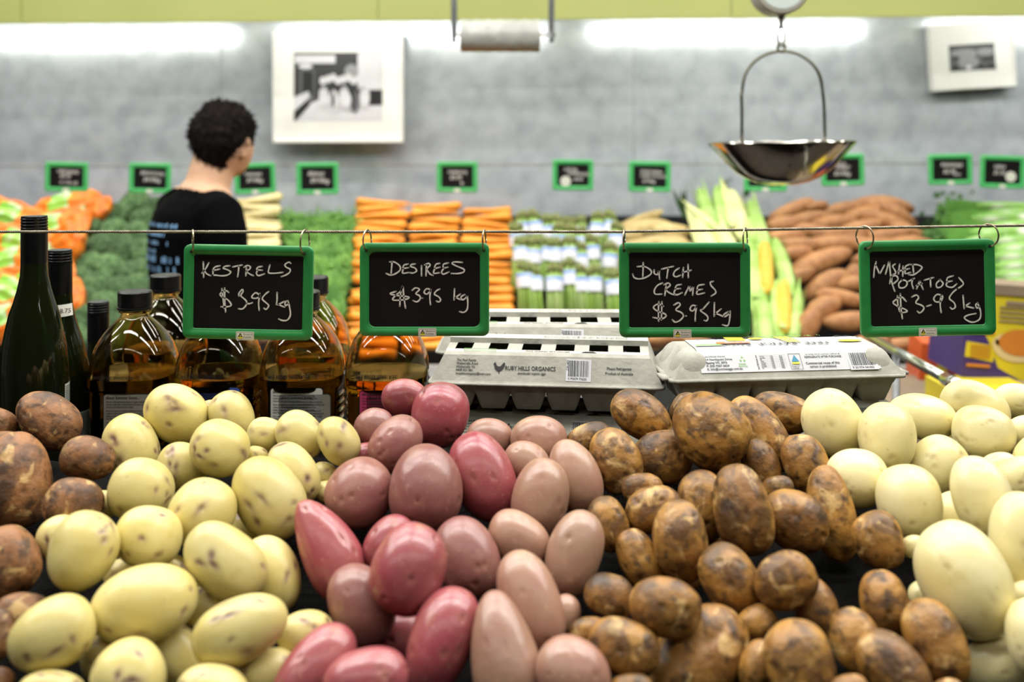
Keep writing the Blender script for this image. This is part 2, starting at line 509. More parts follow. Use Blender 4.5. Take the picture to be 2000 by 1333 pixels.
# (heap, px, py, semi-major px, semi-minor px, tilt deg, order bias, taper, bend, note)
POT = [
 ('B',95,820,66,52,-32,0,.05,0,''),('B',-5,828,40,30,-10,0,0,0,''),('B',32,938,94,70,80,0,-.08,.05,'with black patches'),('B',2,880,50,36,10,0,0,0,''),
 ('B',172,896,54,43,0,0,0,0,'with a dark grey patch'),('B',143,988,60,52,20,-70,0,0,''),('B',12,1100,74,66,60,0,0,0,''),('B',45,1205,62,46,10,-120,0,0,''),
 ('B',-2,1240,52,30,80,0,0,0,''),('B',3,1328,26,24,0,-60,0,0,''),
 ('Y',344,808,63,56,-20,0,0,0,'round with two dark purple eyes'),('Y',452,815,51,44,105,-5,.05,0,''),('Y',415,806,28,24,0,-60,0,0,''),
 ('Y',520,852,38,35,0,-20,0,0,''),('Y',585,851,50,44,-50,0,0,0,''),('Y',661,861,49,38,-60,-10,0,0,''),('Y',256,874,64,54,-70,0,.05,0,''),
 ('Y',429,876,58,55,10,0,0,0,'round'),('Y',356,912,50,46,0,-50,0,0,''),('Y',500,892,24,20,0,-60,0,0,''),('Y',573,925,64,46,-62,-5,0,0,''),
 ('Y',632,928,26,25,0,-80,0,0,''),('Y',640,962,26,22,0,-100,0,0,''),('Y',525,973,84,67,-62,0,.06,0,''),('Y',276,958,66,60,30,0,0,0,''),
 ('Y',395,1002,72,62,50,0,0,0,''),('Y',205,985,30,26,0,-90,0,0,''),('Y',120,1056,50,46,60,0,0,0,''),('Y',163,1077,82,64,58,0,.06,0,''),
 ('Y',290,1050,67,59,22,0,0,0,'with one purple eye in its middle'),('Y',439,1098,86,66,-40,0,.05,0,'with a purple slash at its lower right'),('Y',530,1122,76,55,-78,-50,0,0,''),
 ('Y',488,1030,48,40,0,-75,0,0,''),('Y',283,1181,106,75,18,0,0,.04,'long'),('Y',102,1240,92,66,35,0,.1,0,'greenish'),
 ('Y',470,1231,98,62,28,0,-.03,.05,'with dark purple spots at its left end'),('Y',410,1190,52,44,0,-130,0,0,''),('Y',198,1288,48,40,80,-130,0,0,''),
 ('Y',253,1326,80,70,65,0,0,0,''),('Y',350,1285,68,54,-60,-125,0,0,''),('Y',415,1360,72,63,0,0,0,0,''),('Y',100,1352,66,42,5,0,0,0,''),
 ('Y',597,1240,56,46,20,-95,0,0,''),('Y',522,1317,62,46,25,-160,0,0,''),('Y',240,1122,38,30,20,-120,0,0,''),('Y',330,1112,38,30,0,-110,0,0,''),
 ('R',790,778,44,37,0,0,0,0,'small salmon-tinted'),('R',859,811,64,55,78,130,.06,0,''),('Q',731,834,38,37,0,0,0,0,''),('Q',773,867,60,46,52,0,0,0,''),
 ('R',712,894,36,28,20,-50,0,0,''),('Q',703,963,70,63,60,0,0,0,'round'),('Q',832,953,85,70,85,20,-.08,0,''),('R',943,932,90,60,-68,0,0,0,''),
 ('R',641,1072,106,58,-65,-115,0.34,-.06,'pear-shaped'),('R',760,1062,60,44,62,-100,0,0,''),('R',798,1111,90,70,72,80,0,0,'with a yellow blotch, glossy'),
 ('Q',912,1088,80,60,-70,0,0,0,''),('Q',706,1181,82,62,-70,0,.03,0,''),('R',790,1245,62,46,0,-125,0,0,''),('R',862,1252,110,62,70,0,.05,0,'long'),
 ('R',616,1307,102,57,50,-135,0,0,''),('R',714,1332,84,64,20,0,0,0,''),
 ('P',957,857,45,39,0,0,0,0,''),('P',1052,860,54,47,-10,0,0,0,''),('P',1030,904,47,39,-30,0,0,0,''),('P',1055,975,79,54,80,115,0,0,''),
 ('P',1124,930,74,47,-70,0,0,0,''),('P',1013,1055,64,50,-40,0,0,0,''),('P',1121,1082,86,53,75,0,0,0,''),('P',1036,1176,104,57,-72,0,0,0,'long'),
 ('P',1098,1205,44,33,65,-60,0,0,''),('P',984,1278,126,66,-80,0,.3,0,'largest, pear-shaped'),('P',1120,1312,76,64,-40,0,0,0,''),
 ('U',1253,812,64,43,-35,0,0,0,''),('U',1337,802,36,28,70,-10,0,0,''),('U',1388,840,80,68,-52,75,.04,0,'largest'),('U',1485,848,84,45,-52,-20,0,0,''),
 ('U',1527,808,62,40,-12,0,0,0,''),('U',1574,906,60,43,-65,-90,0,0,''),('U',1486,908,51,35,-65,0,0,0,''),('U',1203,900,65,48,-68,0,0,0,''),
 ('U',1150,858,46,30,20,0,0,0,''),('U',1293,895,56,53,0,0,0,0,'round'),('U',1372,988,69,46,-80,0,0,0,''),('U',1450,996,90,56,-76,0,.03,0,'long upright'),
 ('U',1520,952,30,22,0,-60,0,0,''),('U',1552,1018,70,56,-38,-30,0,0,''),('U',1624,1003,95,45,-76,-20,0,.05,'long narrow'),('U',1715,1056,59,47,-60,-60,0,0,''),
 ('U',1277,995,55,45,15,0,0,0,''),('U',1188,1024,55,38,-75,0,0,0,''),('U',1328,1057,81,52,-82,0,0,0,'flaky-skinned'),('U',1247,1092,60,38,-65,-45,0,0,''),
 ('U',1425,1131,74,52,-60,0,0,0,''),('U',1534,1135,61,57,0,0,0,0,'round'),('U',1190,1164,50,42,-40,0,0,0,''),('U',1300,1187,70,58,-15,0,0,0,''),
 ('U',1595,1195,70,42,-72,-90,0,0,''),('U',1150,1234,36,28,0,-60,0,0,''),('U',1219,1266,72,54,-30,0,0,0,''),('U',1358,1294,122,88,50,-115,0,0,'biggest, knobbly'),
 ('U',1480,1220,40,38,0,-120,0,0,''),('U',1478,1300,52,34,80,-60,0,0,''),('U',1562,1302,94,66,-72,0,0,0,''),('U',1673,1256,72,48,-60,0,0,0,''),
 ('U',1728,1180,68,46,-68,0,0,0,''),('U',1742,1307,90,56,-48,0,0,0,''),('U',1829,1256,94,54,-62,-140,0,0,''),('U',1232,1347,42,30,0,0,0,0,''),
 ('U',1660,1348,38,30,0,0,0,0,''),('U',1850,1350,32,24,0,0,0,0,''),('U',1330,1130,40,32,0,-110,0,0,''),('U',1400,1075,42,36,0,-120,0,0,''),
 ('U',1255,955,40,30,0,-90,0,0,''),('U',1410,920,42,34,0,-100,0,0,''),
 ('W',1627,827,70,57,-55,0,0,0,''),('W',1732,855,68,56,100,0,0,0,'with a cluster of small brown pits'),('W',1800,814,68,43,-15,0,0,0,''),('W',1831,910,60,57,0,-65,0,0,''),
 ('W',1675,935,62,56,-30,-100,0,0,''),('W',1776,983,77,62,-65,0,0,0,''),('W',1905,797,72,48,-28,0,0,0,''),('W',1921,848,64,52,-22,0,0,0,''),
 ('W',1992,785,54,34,-10,0,0,0,''),('W',2002,842,36,30,0,-20,0,0,''),('W',2024,895,46,44,0,0,0,0,''),('W',1919,974,86,57,-68,0,0,0,''),
 ('W',1996,935,50,44,0,-100,0,0,''),('W',1996,1062,102,63,-78,0,0,0,''),('W',1883,1133,124,84,-57,0,0,0,'very large'),('W',1860,1008,52,46,0,-120,0,0,''),
 ('W',1890,1078,76,46,-35,-130,0,0,''),('W',1806,1160,32,28,0,-60,0,0,''),('W',2024,1247,80,58,-70,0,0,0,''),('W',1945,1302,76,58,0,-190,0,0,'dim greenish'),
 ('W',2002,1172,44,36,0,-100,0,0,''),('W',1785,1068,26,22,0,-90,0,0,''),('W',1950,915,40,30,0,-120,0,0,''),
]
n_p = len(POT)
keys = np.array([p[2] + p[6] for p in POT], float)
uv = np.array([((p[1] - 1000) / F, (p[2] - HY) / F) for p in POT])
axes = np.zeros((n_p, 3, 3)); semi = np.zeros((n_p, 3)); rays = np.zeros((n_p, 3))
for i, p in enumerate(POT):
    u, v = uv[i]
    r = np.array([u, 1.0, -v]); rays[i] = r; rn = r / np.linalg.norm(r)
    e1 = np.cross(rn, [0, 0, 1.0]); e1 /= np.linalg.norm(e1); e2 = np.cross(e1, rn)
    def img(q): return np.array([q[0] / q[1], q[2] / q[1]]) * F
    h = 1e-4
    J = np.stack([(img(r + e1 * h) - img(r)) / h, (img(r + e2 * h) - img(r)) / h], axis=1)
    t = math.radians(p[5]); a, b = p[3] * 1.03, p[4] * 1.03
    Rm = np.array([[math.cos(t), -math.sin(t)], [math.sin(t), math.cos(t)]])
    Mi = Rm @ np.diag([a * a, b * b]) @ Rm.T
    Ji = np.linalg.inv(J); W = Ji @ Mi @ Ji.T
    w, V = np.linalg.eigh(W)
    major = V[:, 1]
    # keep the sense of the major axis as given (for the taper)
    want = Ji @ Rm[:, 0]
    if major @ want < 0: major = -major
    A = e1 * major[0] + e2 * major[1]
    C = -rn
    Bv = np.cross(C, A)
    axes[i] = np.stack([A, Bv, C], axis=1)
    sb = math.sqrt(w[0]); sa = math.sqrt(w[1])
    semi[i] = (sa, sb, sb * 0.93)
# depth of every potato along its own line of sight: near the sloping heap, no two overlapping
Dt = 0.62 / (uv[:, 1] + 0.265)
Dd = Dt.copy()
pu = uv * F
size_px = np.array([p[3] for p in POT])
for it in range(400):
    C3 = rays * Dd[:, None]
    moved = 0
    dD = np.zeros(n_p); cnt = np.zeros(n_p)
    for i in range(n_p):
        dpx = np.hypot(pu[:, 0] - pu[i, 0], pu[:, 1] - pu[i, 1])
        for j in np.nonzero(dpx < (size_px + size_px[i]) * 1.35)[0]:
            if j <= i: continue
            d = C3[j] - C3[i]; L = np.linalg.norm(d) + 1e-9; nrm = d / L
            ri = 1 / math.sqrt(sum(((axes[i].T @ nrm) / (semi[i] * Dd[i])) ** 2))
            rj = 1 / math.sqrt(sum(((axes[j].T @ nrm) / (semi[j] * Dd[j])) ** 2))
            si = math.sqrt(sum(((axes[i].T @ nrm) * (semi[i] * Dd[i])) ** 2)); sj = math.sqrt(sum(((axes[j].T @ nrm) * (semi[j] * Dd[j])) ** 2))
            need = 0.6 * (ri + rj) + 0.4 * (si + sj)
            if L < need * 0.985:
                near, far = (i, j) if keys[i] > keys[j] else (j, i)
                step = min(0.012, (need * 0.985 - L) * 0.7 + 0.0004)
                dD[near] -= step * 0.5; dD[far] += step * 0.5; cnt[near] += 1; cnt[far] += 1; moved += 1
    Dd += dD / np.maximum(cnt, 1) * 1.3
    if it < 280: Dd += (Dt - Dd) * 0.01
    Dd = np.clip(Dd, 0.55, 1.19)
    if moved == 0 and it > 300: break
print('potato pairs still touching', moved)

rng = np.random.default_rng(7)
def potato_mesh(i):
    kind, px, py, a, b, ang, bias, taper, bend, note = POT[i]
    n = ICO5 if max(a, b) > 45 else ICO4
    faces = ICOF5 if max(a, b) > 45 else ICOF4
    D = Dd[i]; s = semi[i] * D
    dirty = kind in 'UB'
    q = np.sign(n) * np.abs(n) ** (0.93 if not dirty else 0.90)
    q = q / (np.abs(q).max(axis=0))
    x, y, z = q.T
    tp = taper + rng.uniform(-.05, .05)
    sc = 1 + tp * x
    y = y * sc; z = z * sc
    y = y + (bend + rng.uniform(-.03, .03)) * (x * x - .4)
    amp = 0.075 if dirty else 0.055
    g = 1 + amp * lumps(n, rng, 6, 2, 5) + (0.018 * lumps(n, rng, 8, 6, 13) if dirty else 0.006 * lumps(n, rng, 5, 5, 9))
    if 'knobbly' in note:
        d0 = np.array([.62, -.5, .2]); d0 /= np.linalg.norm(d0)
        g = g - 0.10 * np.exp(-((n @ np.array([.8, .6, 0]) - 0.3) / .25) ** 2) * (n[:, 1] > 0)
    eye = np.zeros(len(n))
    ne = {'Y': 8, 'W': 7, 'R': 6, 'Q': 6, 'P': 4, 'U': 6, 'B': 6}[kind]
    for k in range(ne):
        d = rng.normal(size=3); d /= np.linalg.norm(d)
        if k < 5: d[2] = abs(d[2]) * 0.9 + 0.3; d /= np.linalg.norm(d)
        if note == 'with one purple eye in its middle' and k == 0: d = np.array([-.15, -.05, 1.]); d /= np.linalg.norm(d)
        if note.startswith('round with two') and k < 2: d = np.array([[-.1, .1, 1.], [.0, -.45, .9]][k]); d /= np.linalg.norm(d)
        tdir = np.cross(d, rng.normal(size=3)); tdir /= np.linalg.norm(tdir)
        bdir = np.cross(d, tdir)
        el = rng.uniform(1.3, 3.0) if kind == 'Y' else rng.uniform(1.0, 1.8)
        w = (0.12 if kind == 'Y' else .095) * 55 / max(45, b) * rng.uniform(.7, 1.2)
        if 'slash' in note and k == 0: d = np.array([.75, -.35, .6]); d /= np.linalg.norm(d); el = 4.0; w = .06
        front = n @ d > 0
        e = np.exp(-((n @ tdir) / (w * el)) ** 2 - ((n @ bdir) / w) ** 2) * front
        e2 = np.exp(-((n @ tdir) / (w * 0.8)) ** 2 - ((n @ bdir) / (w * .7)) ** 2) * front
        g = g - e2 * {'Y': .05, 'W': .045, 'R': .07, 'Q': .07, 'P': .05}.get(kind, .07) + e * 0.008
        strength = rng.uniform(.65, 1.0) if kind == 'Y' else rng.uniform(.4, .9)
        eye = np.maximum(eye, e * strength)
        if kind in 'WU' and rng.random() < .5:
            for _ in range(3):
                d3 = d + rng.normal(size=3) * .14; d3 /= np.linalg.norm(d3)
                ang2 = np.arccos(np.clip(n @ d3, -1, 1)); eye = np.maximum(eye, .8 * np.exp(-(ang2 / .035) ** 2))
    v = np.stack([x * s[0], y * s[1], z * s[2]], axis=1) * g[:, None] * 0.985
    # keep the silhouette extents as measured
    for k in range(2):
        ext = (v[:, k].max() - v[:, k].min()) / 2; v[:, k] *= s[k] / ext
        v[:, k] -= (v[:, k].max() + v[:, k].min()) / 2
    return np_mesh('potato', v, faces, PM[kind], attr={'eye': eye})

HEAP = {'B': ('dirty brown', 'far-left heap', ('B',)), 'Y': ('pale yellow', 'yellow heap', ('Y',)),
        'R': ('red', 'red heap', ('R', 'Q')), 'Q': ('dusky red', 'red heap', ('R', 'Q')), 'P': ('pinkish tan', 'tan heap', ('P',)),
        'U': ('earthy golden', 'earthy heap', ('U',)), 'W': ('cream', 'right-hand heap', ('W',))}
GRP = {'B': 'dirty brown potatoes at far left', 'Y': 'pale yellow potatoes', 'R': 'red potatoes', 'Q': 'red potatoes',
       'P': 'pinkish tan potatoes', 'U': 'earthy golden potatoes', 'W': 'washed cream potatoes'}
ORD = ['first', 'second', 'third', 'fourth', 'fifth', 'sixth', 'seventh', 'eighth', 'ninth', 'tenth', 'eleventh', 'twelfth']
rowof = {}
for g in {h[2] for h in HEAP.values()}:
    ids = sorted([i for i in range(n_p) if POT[i][0] in g], key=lambda i: POT[i][2])
    nr = max(2, round(len(ids) / 6)); per = math.ceil(len(ids) / nr)
    rows = [ids[k:k + per] for k in range(0, len(ids), per)]
    for r, row in enumerate(rows):
        row.sort(key=lambda i: POT[i][1])
        for c, i in enumerate(row): rowof[i] = (r, c, len(rows), len(row))
for i in range(n_p):
    me = potato_mesh(i)
    kind = POT[i][0]
    o = link('potato', me)
    Mx = Matrix([[axes[i][r][c] for c in range(3)] for r in range(3)]).to_4x4()
    Mx.translation = Vector((rays[i] * Dd[i])) + Vector((0, 0, CZ))
    o.matrix_world = Mx
    col, heap, _ = HEAP[kind]
    r, c, nr, nc = rowof[i]
    a, b = POT[i][3], POT[i][4]
    note = POT[i][9]
    if not note: note = ('small' if a < 42 else 'large' if a > 84 else '')
    rown = 'top row' if r == 0 else 'bottom row' if r == nr - 1 else ORD[r] + ' row'
    pos = 'leftmost' if c == 0 else 'rightmost' if c == nc - 1 else ORD[c] + ' from left'
    if note.startswith('with') or len(note.split()) > 3: lab = f"{col} potato {note if note.startswith('with') else note.split('with')[-1] and 'with' + note.split('with')[-1]}, {pos}, {rown}"
    else: lab = f"{note + ' ' if note else ''}{col} potato, {pos} in {rown} of {heap}"
    tag(o, lab, 'potato', GRP[kind])

# black mesh mat draped under the potatoes
M_mat = mat('black_weave_mat', (7, 7, 6), rough=0.8, spec=0.12)
nt = M_mat.node_tree; vo = nt.nodes.new('ShaderNodeTexVoronoi'); vo.inputs['Scale'].default_value = 260
vo.inputs['Randomness'].default_value = 0.3
tc = nt.nodes.new('ShaderNodeTexCoord'); nt.links.new(tc.outputs['Object'], vo.inputs['Vector'])
bp = nt.nodes.new('ShaderNodeBump'); bp.inputs['Distance'].default_value = 0.003; bp.inputs['Strength'].default_value = 0.9
nt.links.new(vo.outputs['Distance'], bp.inputs['Height']); nt.links.new(bp.outputs['Normal'], nt.nodes['Principled BSDF'].inputs['Normal'])
NX, NY = 150, 62
gx = np.linspace(-0.78, 0.78, NX); gy = np.linspace(0.52, 1.215, NY)
X, Y = np.meshgrid(gx, gy)
ctr = rays * Dd[:, None] + np.array([0, 0, CZ])
wsum = np.zeros_like(X); zs = np.zeros_like(X); low = np.full_like(X, 9.0)
for i in range(n_p):
    A = axes[i] @ np.diag(semi[i] * Dd[i])
    rx, ry, rz = np.sqrt((A ** 2).sum(axis=1))
    d2 = ((X - ctr[i, 0]) / rx) ** 2 + ((Y - ctr[i, 1]) / ry) ** 2
    zb = ctr[i, 2] - rz * np.sqrt(np.clip(1 - d2, 0, 1))
    low = np.where(d2 < 1.3, np.minimum(low, zb - 0.004), low)
    w = np.exp(-((X - ctr[i, 0]) ** 2 + (Y - ctr[i, 1]) ** 2) / (2 * 0.035 ** 2))
    wsum += w; zs += w * (ctr[i, 2] - rz)
plane = 1.177 + 0.265 * (Y - 1.12) - 0.11
Z = (zs + plane * 0.25) / (wsum + 0.25) - 0.012
Z = np.minimum(Z, low)
Z[-1, :] = SHELF - 0.001
mb = MB()
mb.addv([(X[j, i], Y[j, i], Z[j, i]) for j in range(NY) for i in range(NX)])
for j in range(NY - 1):
    for i in range(NX - 1):
        a = j * NX + i; mb.addf((a, a + 1, a + NX + 1, a + NX))
o = mb.build('potato_mat', M_mat, bench, smooth=True); o.location = (0, -1.2, 0)
# ------------------------------------------------------------------ price signs
M_frame = mat('green_plastic_frame', (44, 132, 68), rough=0.35, noise=(60, (40, 124, 62), 0.3, 0.7), bump=(400, 0.05, 0.0004))
M_board = mat('black_board', (15, 14, 14), rough=0.55, spec=0.18, noise=(25, (21, 19, 19), 0.3, 0.7))
M_pen = mat('chalk_pen', (214, 213, 206), rough=0.7, noise=(300, (196, 195, 188), 0.3, 0.7))
M_ring = mat('steel_ring', (168, 156, 132), rough=0.28, metal=0.9, noise=(200, (120, 105, 84), 0.4, 0.7))
M_paper = mat('white_sticker', (222, 220, 208), rough=0.5, noise=(100, (214, 212, 200), 0.3, 0.7))
M_ink = mat('black_print', (26, 26, 28), rough=0.6)
M_inkgrey = mat('grey_print', (110, 112, 112), rough=0.6)
M_yel = mat('yellow_print', (214, 196, 60), rough=0.6)
M_grn = mat('green_print', (110, 160, 80), rough=0.6)
M_orange_p = mat('orange_print', (214, 110, 60), rough=0.6)
M_blue_p = mat('blue_print', (50, 120, 150), rough=0.6)

def sign_meshes(w, h, rin, bw, writing_mb, badge=True, round_badge=None):
    """returns builders in a local frame: x right, z up, front towards -y; centre at origin"""
    fr = MB()
    def ring(t, y, r):
        return [(x, y, z) for x, z in rrect(w - 2 * t, h - 2 * t, max(0.0008, r), 6)]
    ro = 0.05 * w
    rs = [ring(0.001, 0.003, ro), ring(0, 0.002, ro), ring(0, -0.002, ro), ring(0.0012, -0.0034, ro - .001), ring(bw - .0035, -0.0034, rin + .0015),
          ring(bw - .0022, -0.0020, rin + .001), ring(bw - .001, -0.0020, rin + .0005), ring(bw, -0.0006, rin)]
    fr.rings(rs, True, False)
    bd = MB(); bd.poly([(x, -0.0010, z) for x, z in rrect(w - 2 * bw + .001, h - 2 * bw + .001, rin, 6)][::-1])
    return fr, bd

def badge_into(parent, cx, cz, w=0.0205, h=0.0098, y=-0.0037):
    m_ = MB()
    m_.poly([(cx + x, y, cz + z) for x, z in rrect(w, h, 0.001, 3)][::-1])
    m_.cur = 1
    o_ = rrect(w - .0018, h - .0018, 0.0006, 2); i_ = rrect(w - .0024, h - .0024, 0.0004, 2)
    k = m_.addv([(cx + x, y - .00015, cz + z) for x, z in o_] + [(cx + x, y - .00015, cz + z) for x, z in i_])
    n = len(o_)
    for q in range(n): m_.addf((k + q, k + n + q, k + n + (q + 1) % n, k + (q + 1) % n))
    tx = cx - w * 0.26
    m_.poly([(tx - .0027, y - .0002, cz - .0012), (tx + .0027, y - .0002, cz - .0012), (tx, y - .0002, cz + .0034)])
    m_.cur = 2
    m_.poly([(tx - .0027, y - .0002, cz - .0032), (tx + .0027, y - .0002, cz - .0032), (tx + .0027, y - .0002, cz - .0013), (tx - .0027, y - .0002, cz - .0013)])
    m_.poly([(tx - .0010, y - .0003, cz - .0005), (tx + .0012, y - .0003, cz - .0005), (tx + .0003, y - .0003, cz + .0012)])
    m_.cur = 1
    for s, dz in (('Grown in', 0.0008), ('Australia', -0.0022)):
        text_into(m_, s, 0.0026, Matrix.Translation((cx - w * .10, y - .0003, cz + dz)) @ Matrix.Rotation(math.pi / 2, 4, 'X'), offset=0.00003)
    return m_.build('origin_sticker', [M_paper, M_ink, M_yel], parent)

def strokes_into(mb, strokes, to_local, r, y):
    for s in strokes:
        pts = catmull([to_local(x, z) for x, z in s], 4) if len(s) > 2 else [Vector(to_local(*p)) for p in s]
        if len(pts) == 1:
            pts = [pts[0] - Vector((r * .4, 0, 0)), pts[0] + Vector((r * .4, 0, 0))]
        n = len(pts); i0 = None
        left = []; right = []
        for i, p in enumerate(pts):
            t = pts[min(i + 1, n - 1)] - pts[max(i - 1, 0)]
            if t.length < 1e-9: t = Vector((1, 0, 0))
            t.normalize(); nn = Vector((-t.z, 0, t.x))
            rr = r * (0.93 + 0.1 * math.sin(i * 0.9))
            left.append(p + nn * rr); right.append(p - nn * rr)
        top = -0.00035
        a = mb.addv([(p.x, y + top, p.z) for p in left] + [(p.x, y + top, p.z) for p in right])
        for i in range(n - 1): mb.addf((a + i, a + i + 1, a + n + i + 1, a + n + i))
        for e in (pts[0], pts[-1]):
            mb.poly([(e.x + r * math.cos(q * math.pi / 4), y + top, e.z + r * math.sin(q * math.pi / 4)) for q in range(8)][::-1])

S1 = [[(255,435),(257,520),(258,595)],[(312,445),(278,508),(240,552)],[(262,522),(290,558),(330,578)],
 [(428,475),(378,488),(358,515),(355,572)],[(360,524),(425,510)],
 [(530,476),(485,480),(462,500),(500,514),(540,540),(510,570),(450,580),(390,574),(356,573)],
 [(562,488),(610,476),(658,468)],[(624,480),(621,530),(612,588)],
 [(703,492),(698,580)],[(680,490),(716,472),(745,488),(735,512),(702,532),(740,562),(775,578)],
 [(866,482),(825,490),(812,515),(868,522)],[(818,522),(808,555),(830,578),(890,560)],
 [(948,468),(938,505),(935,548),(1000,553),(1082,544)],
 [(1165,450),(1142,438),(1104,464),(1118,490),(1158,512),(1152,545),(1112,572),(1068,588)],
 [(518,752),(495,736),(455,745),(428,775),(455,802),(510,830),(546,882),(515,900),(440,902)],[(448,715),(458,800),(472,915)],[(477,708),(478,820),(487,955)],
 [(625,790),(626,762),(660,722),(668,745),(645,785),(675,815),(706,850),(696,892),(660,925),(622,922)],[(705,868),(735,870),(765,860)],
 [(840,780),(798,756),(758,800),(790,815),(838,800),(843,765)],[(842,780),(830,860),(836,938)],
 [(935,745),(900,772),(868,820),(915,866),(935,892),(910,928),(886,918)],
 [(1022,755),(1022,830),(1015,878)],[(1098,846),(1030,882)],[(1036,879),(1100,906)],
 [(1120,842),(1104,862),(1112,890),(1140,868)],[(1136,840),(1155,920),(1160,990),(1130,1040),(1080,1045),(1040,1030)]]
S2 = [[(405,435),(400,500),(395,562)],[(382,435),(430,437),(484,475),(488,520),(440,558),(390,572),(345,555)],
 [(572,457),(530,468),(522,500),(576,495)],[(522,505),(516,552),(578,545)],[(645,456),(605,463),(600,482),(645,500),(660,530),(625,550),(594,548)],
 [(712,475),(711,530),(712,580)],[(762,465),(758,580)],[(745,466),(785,450),(800,472),(768,510),(800,560),(830,575)],
 [(900,450),(862,460),(850,500),(902,490)],[(850,502),(838,552),(896,548)],[(990,445),(940,460),(942,496),(985,490)],[(945,498),(920,540),(940,562),(996,540)],
 [(1136,440),(1055,435),(1030,452),(1085,482),(1150,510),(1150,540),(1090,556),(1022,555)],
 [(513,690),(492,780),(486,895)],[(520,700),(528,800),(545,915)],[(445,742),(385,765),(440,782),(580,800),(540,826),(415,832),(440,785),(495,740),(515,692)],
 [(615,730),(650,705),(690,722),(652,765),(690,786),(697,820),(665,850),(625,838)],[(718,812)],
 [(805,722),(762,715),(738,752),(768,770),(805,738)],[(808,722),(798,800),(805,880)],
 [(900,718),(868,735),(845,770),(890,798),(910,830),(892,852),(868,843)],
 [(1055,715),(1050,830)],[(1115,770),(1058,810)],[(1066,804),(1116,827)],
 [(1160,775),(1122,800),(1138,830),(1175,806),(1186,780)],[(1186,780),(1193,860),(1185,930),(1150,960),(1108,952)]]
S3 = [[(352,443),(350,520),(347,590)],[(290,485),(362,482),(428,520),(432,560),(370,600),(305,612),(258,598),(242,563)],
 [(465,518),(468,556),(500,566),(518,520)],[(518,520),(518,570),(523,615)],[(545,510),(600,496),(665,482)],[(612,500),(604,550),(597,603)],
 [(725,500),(682,530),(667,570),(692,590),(738,574)],[(770,495),(762,595)],[(818,463),(821,598)],[(762,545),(850,522)],
 [(552,655),(500,680),(468,730),(478,770),(545,770)],[(590,682),(576,785)],[(570,672),(612,655),(632,680),(588,722),(630,760),(682,780)],
 [(746,670),(700,680),(688,714),(738,712)],[(690,716),(672,755),(700,778),(756,756)],[(785,778),(810,725),(832,682)],[(832,682),(835,715),(840,738),(874,688)],[(874,688),(870,730),(866,780)],
 [(985,670),(925,682),(916,724),(966,720)],[(916,726),(912,772),(988,758)],[(1080,638),(1050,648),(1058,682),(1100,728),(1104,760),(1060,790)],
 [(562,896),(505,874),(458,908),(500,948),(572,974),(590,1000),(545,1026),(455,1014)],[(515,850),(510,940),(512,1052)],[(547,850),(544,940),(540,1038)],
 [(670,884),(718,860),(735,886),(690,934),(748,962),(770,1000),(732,1045),(685,1062),(656,1038)],[(797,998)],
 [(905,895),(862,888),(838,928),(868,946),(905,902)],[(906,893),(895,980),(892,1050)],[(1036,855),(976,924)],[(966,930),(948,944),(1006,986),(1026,1020),(1010,1048),(988,1044)],
 [(1092,860),(1090,1000)],[(1162,925),(1100,976)],[(1106,970),(1190,1005)],[(1232,955),(1190,985),(1202,1005),(1250,972)],[(1256,948),(1250,1040),(1230,1098),(1178,1090)]]
S4 = [[(268,435),(250,510),(243,595)],[(264,470),(306,562)],[(306,562),(354,470)],[(366,562),(405,424)],[(405,424),(420,590)],
 [(466,458),(440,480),(462,520),(472,552),(444,568)],[(513,460),(500,560)],[(548,480),(545,585)],[(498,532),(552,520)],
 [(620,460),(576,480),(572,512),(614,505)],[(574,514),(570,556),(626,545)],[(650,462),(658,548)],[(632,464),(700,465),(746,492),(710,535),(655,570),(608,568)],
 [(436,570),(430,640),(462,740)],[(410,660),(428,594),(478,580),(495,620),(448,662)],[(540,622),(505,660),(512,702),(560,702),(590,668),(578,632),(535,622)],
 [(600,640),(666,606)],[(648,616),(640,660),(655,712)],[(690,715),(718,640),(722,636),(756,720)],[(688,682),(745,660)],
 [(770,625),(865,598)],[(832,610),(836,694)],[(935,620),(896,660),(902,700),(940,696),(965,658),(930,620)],
 [(1070,580),(1012,600),(1008,640),(1058,634)],[(1008,642),(1000,684),(1058,700),(1106,665)],[(1130,600),(1176,658),(1150,692),(1115,712)],
 [(580,845),(532,800),(472,830),(445,862),(500,900),(568,928),(590,952),(528,966)],[(490,790),(494,870),(512,950)],[(520,768),(526,900),(541,1025)],
 [(640,800),(688,780),(710,810),(680,860),(738,885),(766,912),(748,948),(720,965),(698,950)],[(795,897),(840,883)],
 [(945,780),(900,775),(868,815),(888,850),(938,846),(962,802),(948,780)],[(942,800),(935,880),(945,962)],
 [(1110,715),(1062,758),(1030,815),(1078,858),(1092,905),(1062,926),(1040,910)],
 [(1172,785),(1184,920)],[(1240,865),(1192,898)],[(1196,895),(1282,916)],[(1325,862),(1304,884),(1318,916),(1342,900)],
 [(1325,866),(1355,950),(1350,1020),(1310,1055),(1250,1060),(1186,1020),(1222,990),(1306,972)]]
SD = 1.12
